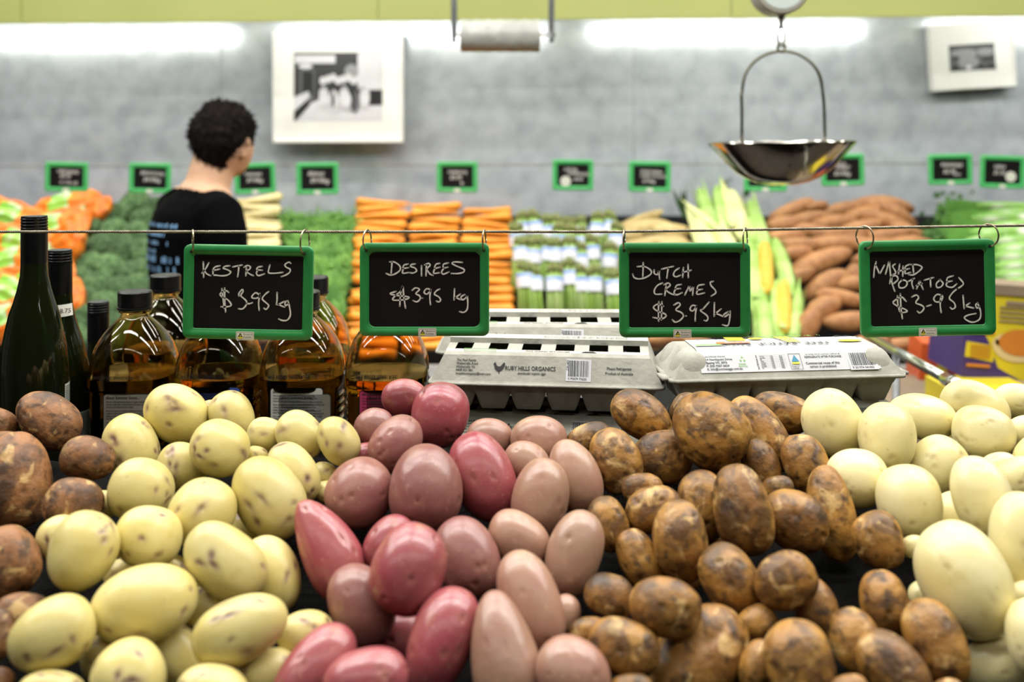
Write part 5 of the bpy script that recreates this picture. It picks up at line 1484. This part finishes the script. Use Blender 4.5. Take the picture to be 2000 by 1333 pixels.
for row, pts in (('back', [(120,215),(250,200),(370,250),(480,250),(600,280),(745,260),(925,220),(1060,200)]), ('upper', [(60,330),(500,345),(620,360),(740,375),(1130,330)]),
                 ('middle', [(100,490),(240,510),(345,490),(475,500),(620,490),(745,560),(870,470),(890,600),(1060,560)]), ('front', [(140,770),(245,810),(460,810),(620,740),(740,810),(890,820),(1105,850)])):
    for x, y in pts: AS.append((row, 1000 + x / 5.55, 410 + y / 5.55))
asl = []
for n_, (row, x, y) in enumerate(AS):
    t = ap if n_ == 0 else copy_tree(ap)
    D = {'back': 3.42, 'upper': 3.34, 'middle': 3.22, 'front': 3.08}[row] + rnd.uniform(-.02, .02)
    t.location = P(x, y, D); t.rotation_euler = (math.radians(-16 + rnd.uniform(-5, 5)), math.radians(rnd.uniform(-7, 7)), rnd.uniform(0, 6)) 
    t.rotation_euler = (Matrix.Rotation(math.radians(-16 + rnd.uniform(-5, 5)), 3, 'X') @ Matrix.Rotation(math.radians(rnd.uniform(-7, 7)), 3, 'Y') @ Matrix.Rotation(rnd.uniform(0, 6), 3, 'Z')).to_euler()
    t['label'] = f'asparagus bunch with white and blue band, standing in the {row} row'; t['group'] = f'asparagus bunches'; asl.append((t, row, x))
for row in ('back', 'upper', 'middle', 'front'):
    for q, (t, _, x) in enumerate(sorted([a for a in asl if a[1] == row], key=lambda a: a[2])): t['label'] = f'banded asparagus bunch, {ORDW[q]} from left in the {row} row'

# tubers: pale sweet potatoes and orange sweet potatoes
M_kumara = mat('orange_sweet_potato_skin', (178, 128, 80), rough=0.55, noise=(30, (146, 98, 58), 0.35, 0.65, 6), bump=(60, 0.35, 0.003), rand=0.12)
M_pale = mat('pale_sweet_potato_skin', (200, 180, 124), rough=0.6, noise=(30, (180, 156, 100), 0.35, 0.65, 6), bump=(60, 0.35, 0.003), rand=0.06)
def tuber(x, y, a, b, deg, m, name, lab, grp, lift=.02, seed=0):
    a, b = a * .96, b * .92
    r = np.random.default_rng(900 + seed); n = ICO3; p = on_slope(x, y, lift); k_ = p.y / F
    q = n.copy(); t_ = q[:, 0]; wd = (1 - np.abs(t_) ** 2.2) ** .5
    base = np.sqrt(np.clip(1 - t_ ** 2, 1e-6, 1)); f_ = (wd * .75 + base * .25) / base
    q[:, 1] *= f_ * (1 + .2 * r.uniform(-1, 1) * t_); q[:, 2] *= f_ * (1 + .2 * r.uniform(-1, 1) * t_)
    q[:, 2] += r.uniform(-.25, .25) * (t_ ** 2 - .4)
    v = q * np.array([a * k_, b * k_ * .95, b * k_]) * (1 + .06 * lumps(n, r, 6, 3, 8))[:, None]
    o = link(name, np_mesh(name, v, ICOF3, m)); o.location = p
    o.rotation_euler = (Matrix.Rotation(math.radians(-deg), 3, 'Y') @ Matrix.Rotation(math.radians(r.uniform(-10, 10)), 3, 'Z')).to_euler()
    tag(o, lab, name.replace('_', ' '), grp); return o
pl = []
for n_, (x, y, a, b, d) in enumerate([(1252,432,50,15,24),(1262,448,58,20,4),(1308,452,44,19,-8),(1228,462,30,17,0),(1290,474,60,16,2),(1240,484,40,16,0),(1320,480,40,14,0)]):
    o = tuber(x, y, a, b, d, M_pale, 'sweet_potato', 'pale cream sweet potato in the small heap between asparagus and corn', 'pale sweet potatoes', .03, n_); pl.append((o, x, y))
rank_labels(pl, 'pale cream sweet potato', 'the pale heap', 4)
KU = [(1545,412,52,17,24),(1590,404,30,12,8),(1575,430,48,18,12),(1530,438,38,18,10),(1640,412,52,18,12),(1725,402,62,20,-6),(1690,420,52,18,8),(1755,425,46,22,-35),(1630,436,52,17,4),(1735,436,66,20,-18),(1580,452,62,17,-5),
      (1680,446,46,18,15),(1770,452,44,17,-20),(1640,458,58,16,0),(1720,460,60,17,3),(1535,462,44,15,0),(1640,474,66,17,3),(1565,478,62,17,0),(1545,496,44,17,8),(1625,478,56,20,-2),(1700,480,60,19,0),(1780,476,50,16,0),
      (1600,514,72,24,22),(1668,540,26,22,60),(1720,510,60,20,0),(1560,540,36,18,20),(1612,558,56,24,32),(1668,556,34,18,0),(1730,545,60,20,5),(1650,585,62,19,-14),(1600,612,52,26,40),(1575,640,42,24,62),(1655,628,50,22,4),(1725,590,60,22,0),(1740,640,60,22,-5),
      (1700,668,46,15,0),(1768,672,60,16,4),(1835,676,52,15,-3),(1800,640,50,20,0),(1300,664,40,14,0),(1275,672,36,13,8),(1830,610,50,20,0),(1350,668,40,14,0)]
kl = []; kl2 = []
for n_, (x, y, a, b, d) in enumerate(KU):
    row = 'top' if y < 470 else 'middle' if y < 560 else 'lower part'
    o = tuber(x, y, a, b, d, M_kumara, 'sweet_potato', f'orange-brown sweet potato in the {row} of the big heap behind the washed potatoes sign' if x > 1400 else 'reddish sweet potato low between the two egg carton stacks', 'orange sweet potatoes' if x > 1400 else 'low sweet potatoes', .02 + .02 * (n_ % 2), 40 + n_); (kl if x > 1400 else kl2).append((o, x, y))
rank_labels(kl, 'orange-brown sweet potato', 'the big heap', 6)
rank_labels(kl2, 'reddish sweet potato', 'the carton gap', 9)

# sweet corn
M_husk = mat('corn_husk', (146, 184, 84), rough=0.5, noise=(14, (176, 204, 120), 0.35, 0.65), bump=(30, 0.4, 0.003), rand=0.05)
M_huskp = mat('pale_corn_husk', (206, 212, 140), rough=0.5, noise=(14, (222, 220, 160), 0.35, 0.65), bump=(30, 0.4, 0.003))
M_kern = mat('corn_kernels', (232, 196, 76), rough=0.35, noise=(60, (222, 178, 50), 0.35, 0.65))
nt = M_kern.node_tree; vo = nt.nodes.new('ShaderNodeTexVoronoi'); vo.inputs['Scale'].default_value = 170; tc = nt.nodes.new('ShaderNodeTexCoord'); nt.links.new(tc.outputs['Object'], vo.inputs['Vector'])
bp = nt.nodes.new('ShaderNodeBump'); bp.invert = True; bp.inputs['Distance'].default_value = .004; nt.links.new(vo.outputs['Distance'], bp.inputs['Height']); nt.links.new(bp.outputs['Normal'], nt.nodes['Principled BSDF'].inputs['Normal'])
M_leaf = mat('dark_corn_leaf', (60, 92, 48), rough=0.6, noise=(30, (44, 74, 36), 0.3, 0.7))
CORN = [((1366,370),(1392,452),13,'h','upright corn husk, leftmost at the top of the corn'),((1342,406),(1402,452),12,'p','pale corn cob leaning left at the top of the corn'),((1400,366),(1416,452),14,'h','green corn husk upright at the top centre of the corn'),
 ((1426,376),(1446,458),21,'p','fat pale corn cob at the top of the corn, under the scale pan'),((1466,394),(1492,486),14,'h','green corn husk right of the fat pale cob'),((1358,432),(1388,500),20,'p','pale corn cob just left behind the dutch cremes sign'),
 ((1400,440),(1430,500),16,'p','pale corn cob peeking over the dutch cremes sign'),((1488,478),(1492,580),17,'k','corn cob with exposed yellow kernels, upper one right of the dutch cremes sign'),((1524,550),(1526,656),17,'k','corn cob with exposed golden kernels, lowest right of the corn'),
 ((1514,470),(1544,566),15,'h','green corn husk touching the sweet potatoes'),((1560,566),(1548,664),12,'h','narrow green corn husk at the right foot of the corn'),((1490,588),(1496,676),20,'h','green corn husk low beside the dutch cremes sign'),((1456,470),(1476,600),20,'h','long green corn husk along the edge of the dutch cremes sign'),
 ((1440,400),(1470,470),14,'h','green corn husk behind the fat pale cob')]
for n_, (a, b, wpx, kind, lab) in enumerate(CORN):
    pa = on_slope(a[0], a[1], .06 if n_ < 7 else .05); D = pa.y - (.01 if kind == 'k' else 0); 
    pb = on_slope(b[0], b[1], .05)
    c = (pa + pb) / 2; d = pa - pb; L = d.length; kk = c.y / F; R = wpx * kk
    t = thing('corn_cob', lab, 'corn', c, group='sweet corn cobs')
    t.rotation_euler = d.to_track_quat('Z', 'Y').to_euler()
    hm = M_huskp if kind == 'p' else M_husk
    m_ = MB(); pr = [(R * .35, -.62 * L), (R * .45, -.56 * L), (R * .95, -.42 * L), (R * 1.1, -.15 * L), (R * 1.0, .15 * L), (R * .7, .40 * L), (R * .3, .52 * L), (R * .1, .55 * L)]
    ringz = []
    for r, z in pr: ringz.append([(r * (1 + .07 * math.cos(a_ * 5 / 24 * 6.2832 + n_)) * math.cos(a_ / 24 * 6.2832), r * (1 + .07 * math.cos(a_ * 5 / 24 * 6.2832 + n_)) * math.sin(a_ / 24 * 6.2832), z) for a_ in range(24)])
    if kind == 'k':
        ringz = [[(x * 1.35, y * .6 + .0, z) for x, y, z in rg] for rg in ringz]
    m_.rings(ringz); hk = m_.build('husk', hm, t, smooth=True)
    if kind == 'k':
        up = (t.rotation_euler.to_matrix().inverted() @ Vector((0, -1, 0))); up.z = 0; up.normalize()
        ang_ = math.atan2(up.y, up.x) + math.pi / 2
        hk.rotation_euler = (0, 0, ang_)
        m_ = MB(); m_.lathe([(R * .3, -.50 * L), (R * .75, -.42 * L), (R * .9, -.1 * L), (R * .85, .2 * L), (R * .6, .40 * L), (R * .2, .48 * L)], 24)
        o = m_.build('kernels', M_kern, t, smooth=True); o.location = up * (R * .55)
    m_ = MB()
    for q in range(3):
        a_ = q * 2.1 + n_; rr = R * 1.15
        s = [(rr * math.cos(a_ + w), rr * math.sin(a_ + w), z * L) for z, ws in ((-.5, .3), (-.2, .42), (.1, .4), (.35, .25), (.62, .05)) for w in (-ws, ws)]
        s = [(x * (1 + .25 * max(0, z / L - .3)), y * (1 + .25 * max(0, z / L - .3)), z) for x, y, z in s]
        i = m_.addv(s)
        for e in range(4): m_.addf((i + 2 * e, i + 2 * e + 1, i + 2 * e + 3, i + 2 * e + 2))
    m_.build('outer_leaves', hm, t, smooth=True)
M_leaf2 = M_leaf
for n_, (x, y, dx, dy, lab) in enumerate([(1338, 425, -12, -50, 'dark green corn leaf sticking up left of the corn'), (1412, 368, 10, -16, 'dark green leaf tuft at the top of the corn'), (1455, 385, 14, -30, 'dark green leaf behind the fat pale cob')]):
    p = on_slope(x, y, -.01); k_ = p.y / F; m_ = MB()
    for q in range(6):
        s = rnd.uniform(-.4, .4); pts = [Vector((0, 0, 0)), Vector((dx * k_ * .5 + s * .02, .006 * q, -dy * k_ * .5)), Vector((dx * k_ + s * .06, .008 * q - .02, -dy * k_ + rnd.uniform(-.03, .01)))]
        w = .010; i = m_.addv([pts[0] + Vector((-w, 0, 0)), pts[0] + Vector((w, 0, 0)), pts[1] + Vector((-w, 0, 0)), pts[1] + Vector((w, .003, 0)), pts[2] + Vector((-.002, 0, 0)), pts[2] + Vector((.002, 0, 0))])
        m_.addf((i, i + 1, i + 3, i + 2)); m_.addf((i + 2, i + 3, i + 5, i + 4))
    o = m_.build('corn_leaf', M_leaf2, None, smooth=True); o.location = p; tag(o, lab, 'leaf')

# leeks / celery lying crosswise and parsley
M_leek = mat('leek_white_green', (128, 176, 78), rough=0.4, noise=(6, (226, 232, 206), 0.50, 0.60, 2), bump=(20, 0.3, 0.003), rand=0.06)
M_leekg = mat('leek_green_leaf', (120, 176, 80), rough=0.45, noise=(8, (86, 142, 62), 0.35, 0.65), bump=(20, 0.4, 0.003), rand=0.1)
LK = [(1945,404,110,9,-2),(1960,418,95,10,2),(1930,428,100,11,-1),(1965,442,90,10,3),(1925,456,95,12,0),(1960,470,95,11,-3),(1975,486,90,12,4),(1970,502,92,13,-2),(1975,520,95,12,2),(1975,538,95,12,-1),(1985,555,95,12,1),(1900,470,60,9,12)]
lkl = []
for n_, (x, y, a, r, d) in enumerate(LK):
    p = on_slope(x, y, .05); k_ = p.y / F; t = thing('leek', 'x', 'leek', p, (0, math.radians(-d), math.radians(rnd.uniform(-4, 4))), 'leeks')
    t['label'] = f'pale green and white leek lying crosswise in the {"upper" if y < 460 else "lower"} part of the pile at the right edge'; lkl.append((t, y))
    m_ = MB(); A_ = a * k_; R = r * k_
    m_.tube([(-A_ * .35, 0, 0), (-.2 * A_, 0, 0), (.3 * A_, 0, .003), (.8 * A_, 0, 0), (A_, 0, 0)], [R * .7, R * .95, R, R * 1.1, R * .8], 14); m_.build('white_stem', M_leek, t, smooth=True)
    m_ = MB()
    for q in range(5):
        zz = (q - 2) * R * .45; pts = [(-.25 * A_, -R * .5, zz * .6), (-.6 * A_, -R * .6 + q * .002, zz), (-A_ * rnd.uniform(.85, 1.1), -R * .3, zz * 1.4 - .004)]
        i = m_.addv([(x_, y_, z_ + s * (R * .38 if j < 2 else .002)) for j, (x_, y_, z_) in enumerate(pts) for s in (-1, 1)])
        m_.addf((i, i + 1, i + 3, i + 2)); m_.addf((i + 2, i + 3, i + 5, i + 4))
    m_.build('green_leaves', M_leekg, t, smooth=True)
for q, (t, y) in enumerate(sorted(lkl, key=lambda a: a[1])): t['label'] = f'green and white leek lying crosswise at the right edge, {ORDW[q]} from the top'
M_pars = mat('curly_parsley_leaf', (84, 128, 52), rough=0.6, noise=(40, (52, 92, 34), 0.35, 0.65), bump=(80, 0.6, 0.004))
m_ = MB()
for q in range(420):
    c = on_slope(rnd.gauss(1862, 20), rnd.gauss(438, 22), rnd.uniform(-.02, .04)); s = rnd.uniform(.006, .013)
    pts = [c + Vector((s * math.cos(e * 1.257) , rnd.uniform(-.6, .6) * s, s * math.sin(e * 1.257))) for e in range(5)]; m_.poly(pts)
for q in range(60):
    c = on_slope(1820 + rnd.uniform(-30, 50), 455 + rnd.uniform(-8, 12), .02); m_.tube([c, c + Vector((rnd.uniform(.04, .09), 0, rnd.uniform(-.03, .03)))], .002, 4)
o = m_.build('curly_parsley', M_pars); o['kind'] = 'stuff'; o['label'] = 'curly dark green leafy tops at the left end of the leeks'; o['category'] = 'herbs'
# ------------------------------------------------------------------ boxes and trolley behind the washed potatoes
M_purple = mat('purple_card', (70, 52, 118), rough=0.45, noise=(10, (62, 46, 108), 0.3, 0.7))
M_yelc = mat('yellow_card', (214, 196, 48), rough=0.45, noise=(10, (206, 186, 42), 0.3, 0.7))
M_orc = mat('orange_card', (216, 96, 44), rough=0.45, noise=(10, (206, 86, 38), 0.3, 0.7))
M_cream = mat('cream_print', (214, 190, 140), rough=0.5)
M_soup = mat('orange_brown_print', (196, 122, 46), rough=0.5)
M_brown = mat('brown_card', (128, 112, 92), rough=0.8, noise=(12, (140, 122, 100), 0.3, 0.7))
DB = 2.35; k = DB / F
def bx(px, py, dy=0.0): return P(px, py, DB + dy)
c = P(1960, 660, DB)
t = thing('food_box', 'yellow and purple food carton with a bowl pictured, behind the washed potatoes sign', 'box', c, (0, math.radians(4), 0), None)
W2, H2_ = 150 * k, 165 * k
def loc(px, py, y): return ((px - 1960) * k, y, -(py - 660) * k)
m_ = MB(); m_.box((0, .10, 0), (W2, .19, H2_)); bo = m_.build('carton', M_purple, t)
bo.data.materials.append(M_yelc)
m_ = MB(); m_.poly([loc(1885, 577, .0045), loc(1885, 628, .0045), loc(1915, 640, .0045), loc(1935, 672, .0045), loc(1955, 720, .0045), loc(2000, 742, .0045), loc(2035, 742, .0045), loc(2035, 577, .0045)]); m_.build('yellow_panel', M_yelc, t)
m_ = MB(); m_.poly([loc(*p, .0035) for p in ((1890, 672), (1888, 702), (1944, 710), (1948, 678))]); m_.build('yellow_text_panel', M_yelc, t)
m_ = MB(); m_.poly([loc(1990 + 50 * math.cos(-a / 24 * 6.28), 672 + (32 if math.sin(-a / 24 * 6.28) < 0 else 22) * -math.sin(-a / 24 * 6.28) * 1.1, .0025) for a in range(24)][::-1]); m_.poly([loc(*p, .0025) for p in ((1946, 664), (1946, 674), (1966, 682), (1970, 668))]); cb = m_.build('bowl_picture', M_cream, t)
m_ = MB(); m_.poly([loc(1994 + 42 * math.cos(-a / 24 * 6.28), 668 - 26 * math.sin(-a / 24 * 6.28), .0012) for a in range(24)][::-1]); m_.build('soup_picture', M_soup, cb)
m_ = MB()
for q in range(5):
    m_.box(loc(1985, 592 + q * 9, .0018), (70 * k if q else 46 * k, .001, (8 if q == 0 else 3) * k))
m_.build('dark_printed_lines', M_brown, t)
m_ = MB()
for q in range(4): m_.box(loc(1918, 680 + q * 7, .0018), (40 * k, .001, 2.5 * k))
for q in range(2): m_.box(loc(1920 - q * 5, 652 + q * 66, .0018), (46 * k, .001, 6 * k))
m_.build('printed_lines', M_soup, t)
m_ = MB(); m_.box(loc(1975, 567, .06), (180 * k, .12, 20 * k)); tb = m_.build('open_flap', M_brown, t)
c2 = P(1850, 715, 2.62); 
t = thing('fruit_box', 'low open orange, white and yellow printed cardboard box behind the cream potatoes', 'box', c2, (0, math.radians(5), math.radians(-12)))
k2 = 2.62 / F
def l2(px, py, y=0.0): return ((px - 1850) * k2, y, -(py - 715) * k2)
m_ = MB(); m_.box((.03, .10, -.06), (.19, .18, .22)); m_.build('carton', M_orc, t)
m_ = MB(); m_.poly([l2(*p, -.004) for p in ((1830, 682), (1830, 700), (1886, 706), (1886, 684))]); m_.build('white_panel', M_white, t)
m_ = MB(); m_.box(l2(1862, 676, .0), (60 * k, .012, 12 * k)); m_.build('black_edge', M_black, t)
m_ = MB(); m_.poly([l2(*p, -.004) for p in ((1832, 706), (1828, 775), (1846, 780), (1850, 712))]); m_.build('yellow_panel', M_yelc, t)
t = thing('fruit_box', 'low yellow and orange printed box under the purple carton', 'box', P(1955, 806, 2.2), (0, 0, 0))
m_ = MB(); m_.box((0, .09, -.02), (.19, .17, .12)); m_.build('carton', M_yelc, t)
m_ = MB(); m_.box((.045, .001, .0), (.07, .004, .10)); m_.build('orange_panel', M_orc, t)
m_ = MB(); m_.box((-.07, -.001, -.0), (.03, .004, .10)); m_.build('green_panel', M_grn, t)
m_ = MB(); m_.box((.12, .02, -.26), (.86, .46, .5)); o = m_.build('box_stand', M_brown, None, loc=(1.15, 2.45, CZ - (790 - HY) / F * 2.3 - 0.01)); tag(o, 'brown stand carrying the printed cartons behind the cream potatoes', 'stand')
o.scale = (1, 1, (o.location.z - 0.0) / .51)
# trolley handle
M_tr = mat('trolley_tube', (190, 196, 186), rough=0.18, metal=0.9, noise=(30, (170, 176, 166), 0.3, 0.7))
t = thing('trolley', 'shopping trolley with a slanting chrome handle tube behind the cream potatoes', 'trolley', (0.78, 1.85, 0))
a, b = P(1690, 652, 2.30), P(1868, 752, 1.75); o0 = Vector((0.78, 1.85, 0))
m_ = MB(); m_.tube([a - o0, b - o0], .0095, 12); m_.build('handle_tube', M_tr, t, smooth=True)
m_ = MB(); q = (b - a).normalized(); m_.tube([b - q * .05 - o0, b + q * .02 - o0], .0125, 12); m_.build('handle_end', M_chrome, t, smooth=True)
for p in (a.lerp(b, .40), b):
    m_ = MB(); m_.tube([p - o0, Vector((p.x, p.y, .12)) - o0], .008, 8); m_.build('upright', M_grey, t, smooth=True)
    m_ = MB(); m_.tube([Vector((p.x - .012, p.y, .06)) - o0, Vector((p.x + .012, p.y, .06)) - o0], .06, 16); m_.build('wheel', M_black, t, smooth=True)

# ------------------------------------------------------------------ person seen from behind
M_skin = mat('skin', (204, 164, 132), rough=0.55, sss=0.1, noise=(30, (194, 150, 120), 0.3, 0.7))
M_shirt = mat('black_tshirt', (4, 4, 5), rough=0.95, spec=0.05, noise=(9, (8, 8, 9), 0.3, 0.7), bump=(12, 0.3, 0.01))
M_trous = mat('dark_trousers', (34, 36, 46), rough=0.9, noise=(20, (28, 30, 40), 0.3, 0.7))
M_shoe = mat('black_shoes', (20, 20, 20), rough=0.6, noise=(20, (26, 26, 26), 0.3, 0.7))
M_hair = mat('dark_brown_hair', (30, 24, 20), rough=0.9, spec=0.15, noise=(90, (15, 12, 10), 0.35, 0.65, 8), bump=(120, 0.8, 0.004))
M_tprint = mat('pale_blue_shirt_print', (118, 160, 196), rough=0.8)
DP = 2.72
px0 = (392 - 1000) / F * DP
per = thing('person', 'dark-haired person in black t-shirt with blue back print, facing away', 'person', (px0, DP - .06, 0), (0, 0, math.radians(-52)))
def loft(m_, secs, seg=20):
    """secs: (cx, cy, cz, rx, ry)"""
    rs = [[(cx + rx * math.cos(a / seg * 6.2832), cy + ry * math.sin(a / seg * 6.2832), cz) for a in range(seg)] for cx, cy, cz, rx, ry in secs]
    m_.rings(rs)
m_ = MB()
# torso, leaning a little forward (+y is forward)
loft(m_, [(0, -.02, .76, .10, .09), (0, -.02, .82, .150, .112), (0, -.015, .90, .150, .112), (0, -.005, .99, .135, .100), (0, .0, 1.08, .145, .106), (0, .005, 1.17, .160, .118), (0, .008, 1.25, .172, .120), (0, .012, 1.305, .168, .105), (0, .018, 1.335, .130, .085), (0, .024, 1.358, .080, .066), (0, .030, 1.38, .054, .058)])
m_.tube([(0, .028, 1.33), (0, .040, 1.38), (.0, .054, 1.43), (.0, .066, 1.47)], [.068, .060, .057, .058], 18)
# skull and jaw; the head is turned a little further to the right
HR = Matrix.Rotation(math.radians(30), 3, 'Z'); hc = Vector((.004, .082, 1.490))
v = ICO3.copy(); pts = []
for q in v:
    x, y, z = q; w = .072 * (1 - .18 * max(0, -z)); dpt = .094
    p = Vector((x * w, y * dpt * (1 - .08 * max(0, -z)), z * .100))
    if z < -.1 and y > .0: p.y += .016 * min(1, -z); p.z -= .012 * y
    if abs(x) < .30 and y > .8 and -.45 < z < .1: p.y += .018 * (1 - abs(x) / .30) * (1 - abs(z + .25) / .35 if abs(z + .25) < .35 else 0)
    pts.append(hc + HR @ p)
i = m_.addv(pts)
for f in ICOF3: m_.addf([i + k_ for k_ in f])
for s in (-1, 1):   # ears, arms, hands, legs
    e = [hc + HR @ Vector((s * (.070 + .006 * math.cos(a)), -.004 + .014 * math.cos(a) * 1.0, -.010 + .030 * math.sin(a))) for a in [k_ * .6283 for k_ in range(11)]]
    m_.tube(e, .0065, 6); m_.tube([hc + HR @ Vector((s * .066, 0, -.03)), hc + HR @ Vector((s * .074, -.006, .012))], [.010, .014], 8)
    m_.tube([(s * .10, .012, 1.315), (s * .150, .012, 1.302), (s * .178, .014, 1.255), (s * .190, .018, 1.17), (s * .198, .030, 1.06), (s * .196, .10, 1.00), (s * .175, .20, .985), (s * .165, .235, .985)], [.058, .062, .058, .050, .042, .038, .029, .026], 16)
    loft(m_, [(s * .163, .26, .97, .030, .040), (s * .163, .265, .985, .034, .046), (s * .163, .262, 1.000, .026, .040)], 12)
    for f_ in range(4):
        ox = (f_ - 1.5) * .015; L = (.060, .070, .066, .052)[f_]
        m_.tube([(s * .163 + ox, .290, .985), (s * .163 + ox * 1.1, .300 + L * .5, .982), (s * .163 + ox * 1.15, .300 + L * .9, .965)], [.0085, .0080, .0065], 8)
    m_.tube([(s * .163 - s * .028, .262, .984), (s * .163 - s * .048, .285, .975), (s * .163 - s * .050, .310, .966)], [.0095, .009, .007], 8)
    m_.tube([(s * .080, -.02, .84), (s * .088, -.005, .66), (s * .090, .0, .46), (s * .092, -.015, .30), (s * .094, -.015, .09)], [.088, .075, .054, .055, .038], 18)
    m_.tube([(s * .095, -.06, .045), (s * .098, .02, .045), (s * .105, .11, .032), (s * .108, .16, .026)], [.040, .042, .036, .022], 14)
body = m_.build('body', [M_skin, M_shirt, M_trous, M_shoe], per)
rm = body.modifiers.new('r', 'REMESH'); rm.mode = 'VOXEL'; rm.voxel_size = 0.0065; rm.use_smooth_shade = True
sm = body.modifiers.new('s', 'SMOOTH'); sm.factor = .5; sm.iterations = 3
dg = bpy.context.evaluated_depsgraph_get(); ev = body.evaluated_get(dg); me = bpy.data.meshes.new_from_object(ev)
old = body.data; body.modifiers.clear(); body.data = me
me.materials.clear()
for q in (M_skin, M_shirt, M_trous, M_shoe): me.materials.append(q)
mi = []
for p in me.polygons:
    x, y, z = p.center
    if z < .085: q = 3
    elif z < .90 and abs(x) < .155 and y < .16: q = 2
    elif z > 1.352 + .25 * (y - .03) * -1.0 and math.hypot(x, y - .035) < .13: q = 0
    elif (abs(x) > .15 and z < 1.10) or y > .16: q = 0
    else: q = 1
    mi.append(q)
me.polygons.foreach_set('material_index', mi); me.polygons.foreach_set('use_smooth', [True] * len(mi)); me.update()
# hair: close at the nape, fuller and tufted on top
v = ICO5.copy(); keep = []
r = np.random.default_rng(5); bump = .05 * lumps(v, r, 8, 6, 16) + .035 * lumps(v, r, 8, 18, 40)
pts = []
for q, b in zip(v, bump):
    x, y, z = q
    g = 1.0 + 2.2 * b * (0.4 + .6 * max(0, z + .2)) + .10 * max(0, z) + .06 * max(0, y) * max(0, z)
    p = Vector((x * .080, y * .096 - .004, z * .094)) * g
    # hairline: the face side below the brow and the nape are cut away
    if z < 0 and y < -.1: p.z *= 1.0 + .28 * min(1, -z * 1.6) * min(1, (-.1 - y) * 2)
    if z < -.05:
        sh = min(1, (-z - .05) / .5)
        p.x *= 1 - .22 * sh; p.y *= 1 - .10 * sh
    lim = -.95 if y < -.2 else (-.95 + (y + .2) * 1.6)
    if z < lim: p *= .80
    pts.append(hc + Vector((0, 0, .006)) + HR @ p)
nh = len(pts); pts = [tuple(p) for p in pts]; hf = list(ICOF5); hr = random.Random(12)
hcz = hc + Vector((0, 0, .006))
for _ in range(2600):   # short tousled locks
    q = Vector(pts[hr.randrange(nh)]); out = (q - hcz)
    if out.z < -.045 and (HR.inverted() @ out).y > -.045: continue
    out.normalize()
    d = (out * hr.uniform(.35, 1.0) + Vector((hr.uniform(-1, 1), hr.uniform(-1, 1), hr.uniform(-.9, .7))) * (.9 if out.z > -.1 else .35)).normalized()
    if out.z < -.3: d = (d + Vector((0, 0, -1.2))).normalized()
    L = hr.uniform(.009, .018) * (1.15 if out.z > .3 else .8); s = d.orthogonal().normalized(); s2 = d.cross(s); i = len(pts); w = .0030
    q = q - out * .002
    pts += [tuple(q + s * w), tuple(q - s * .5 * w + s2 * .87 * w), tuple(q - s * .5 * w - s2 * .87 * w), tuple(q + d * L + Vector((0, 0, -.002)))]
    hf += [(i, i + 1, i + 3), (i + 1, i + 2, i + 3), (i + 2, i, i + 3)]
hair = np_mesh('hair', pts, hf, M_hair); link('hair', hair, per)
for s in (-1, 1):   # eyes
    m_ = MB(); cc = hc + HR @ Vector((s * .028, .073, .002)); i = m_.addv([cc + Vector(tuple(q)) * .009 for q in ICO3]); 
    for f in ICOF3: m_.addf([i + k_ for k_ in f])
    m_.build('eye', M_lab, per, smooth=True)
m_ = MB(); # mouth
m_.tube([hc + HR @ Vector((x, .094 - abs(x) * .35, -.055)) for x in (-.02, -.01, 0, .01, .02)], .0035, 6); m_.build('mouth', M_orc, per, smooth=True)
# faded lines of print on the back of the shirt (follow the torso)
dgr = bpy.context.evaluated_depsgraph_get()
m_ = MB()
from mathutils.bvhtree import BVHTree
bv = BVHTree.FromPolygons([vv.co for vv in me.vertices], [p.vertices for p in me.polygons])
zz = 1.27
for ln in range(12):
    wln = [.11, .07, .09, .05, .12, .11, .09, .08, .06, .07, .05, .06][ln]; x = -wln + .01 * (ln % 3)
    hgt = .011 if ln not in (4, 5) else .018
    while x < wln * .9:
        dx = rnd.uniform(.002, .006); corners = []
        for a_, b_ in ((x, zz), (x + dx, zz), (x + dx, zz + hgt * rnd.uniform(.7, 1.1)), (x, zz + hgt * rnd.uniform(.6, 1.0))):
            h_, n__, _, _ = bv.ray_cast(Vector((a_, -1, b_)), Vector((0, 1, 0)))
            corners.append((h_ + Vector((0, -.0015, 0))) if h_ else None)
        if all(q is not None for q in corners) and rnd.random() < .62: m_.poly(corners)
        x += dx + .002
    zz -= .0225 if ln not in (4, 5) else .026
m_.build('shirt_print', M_tprint, per)
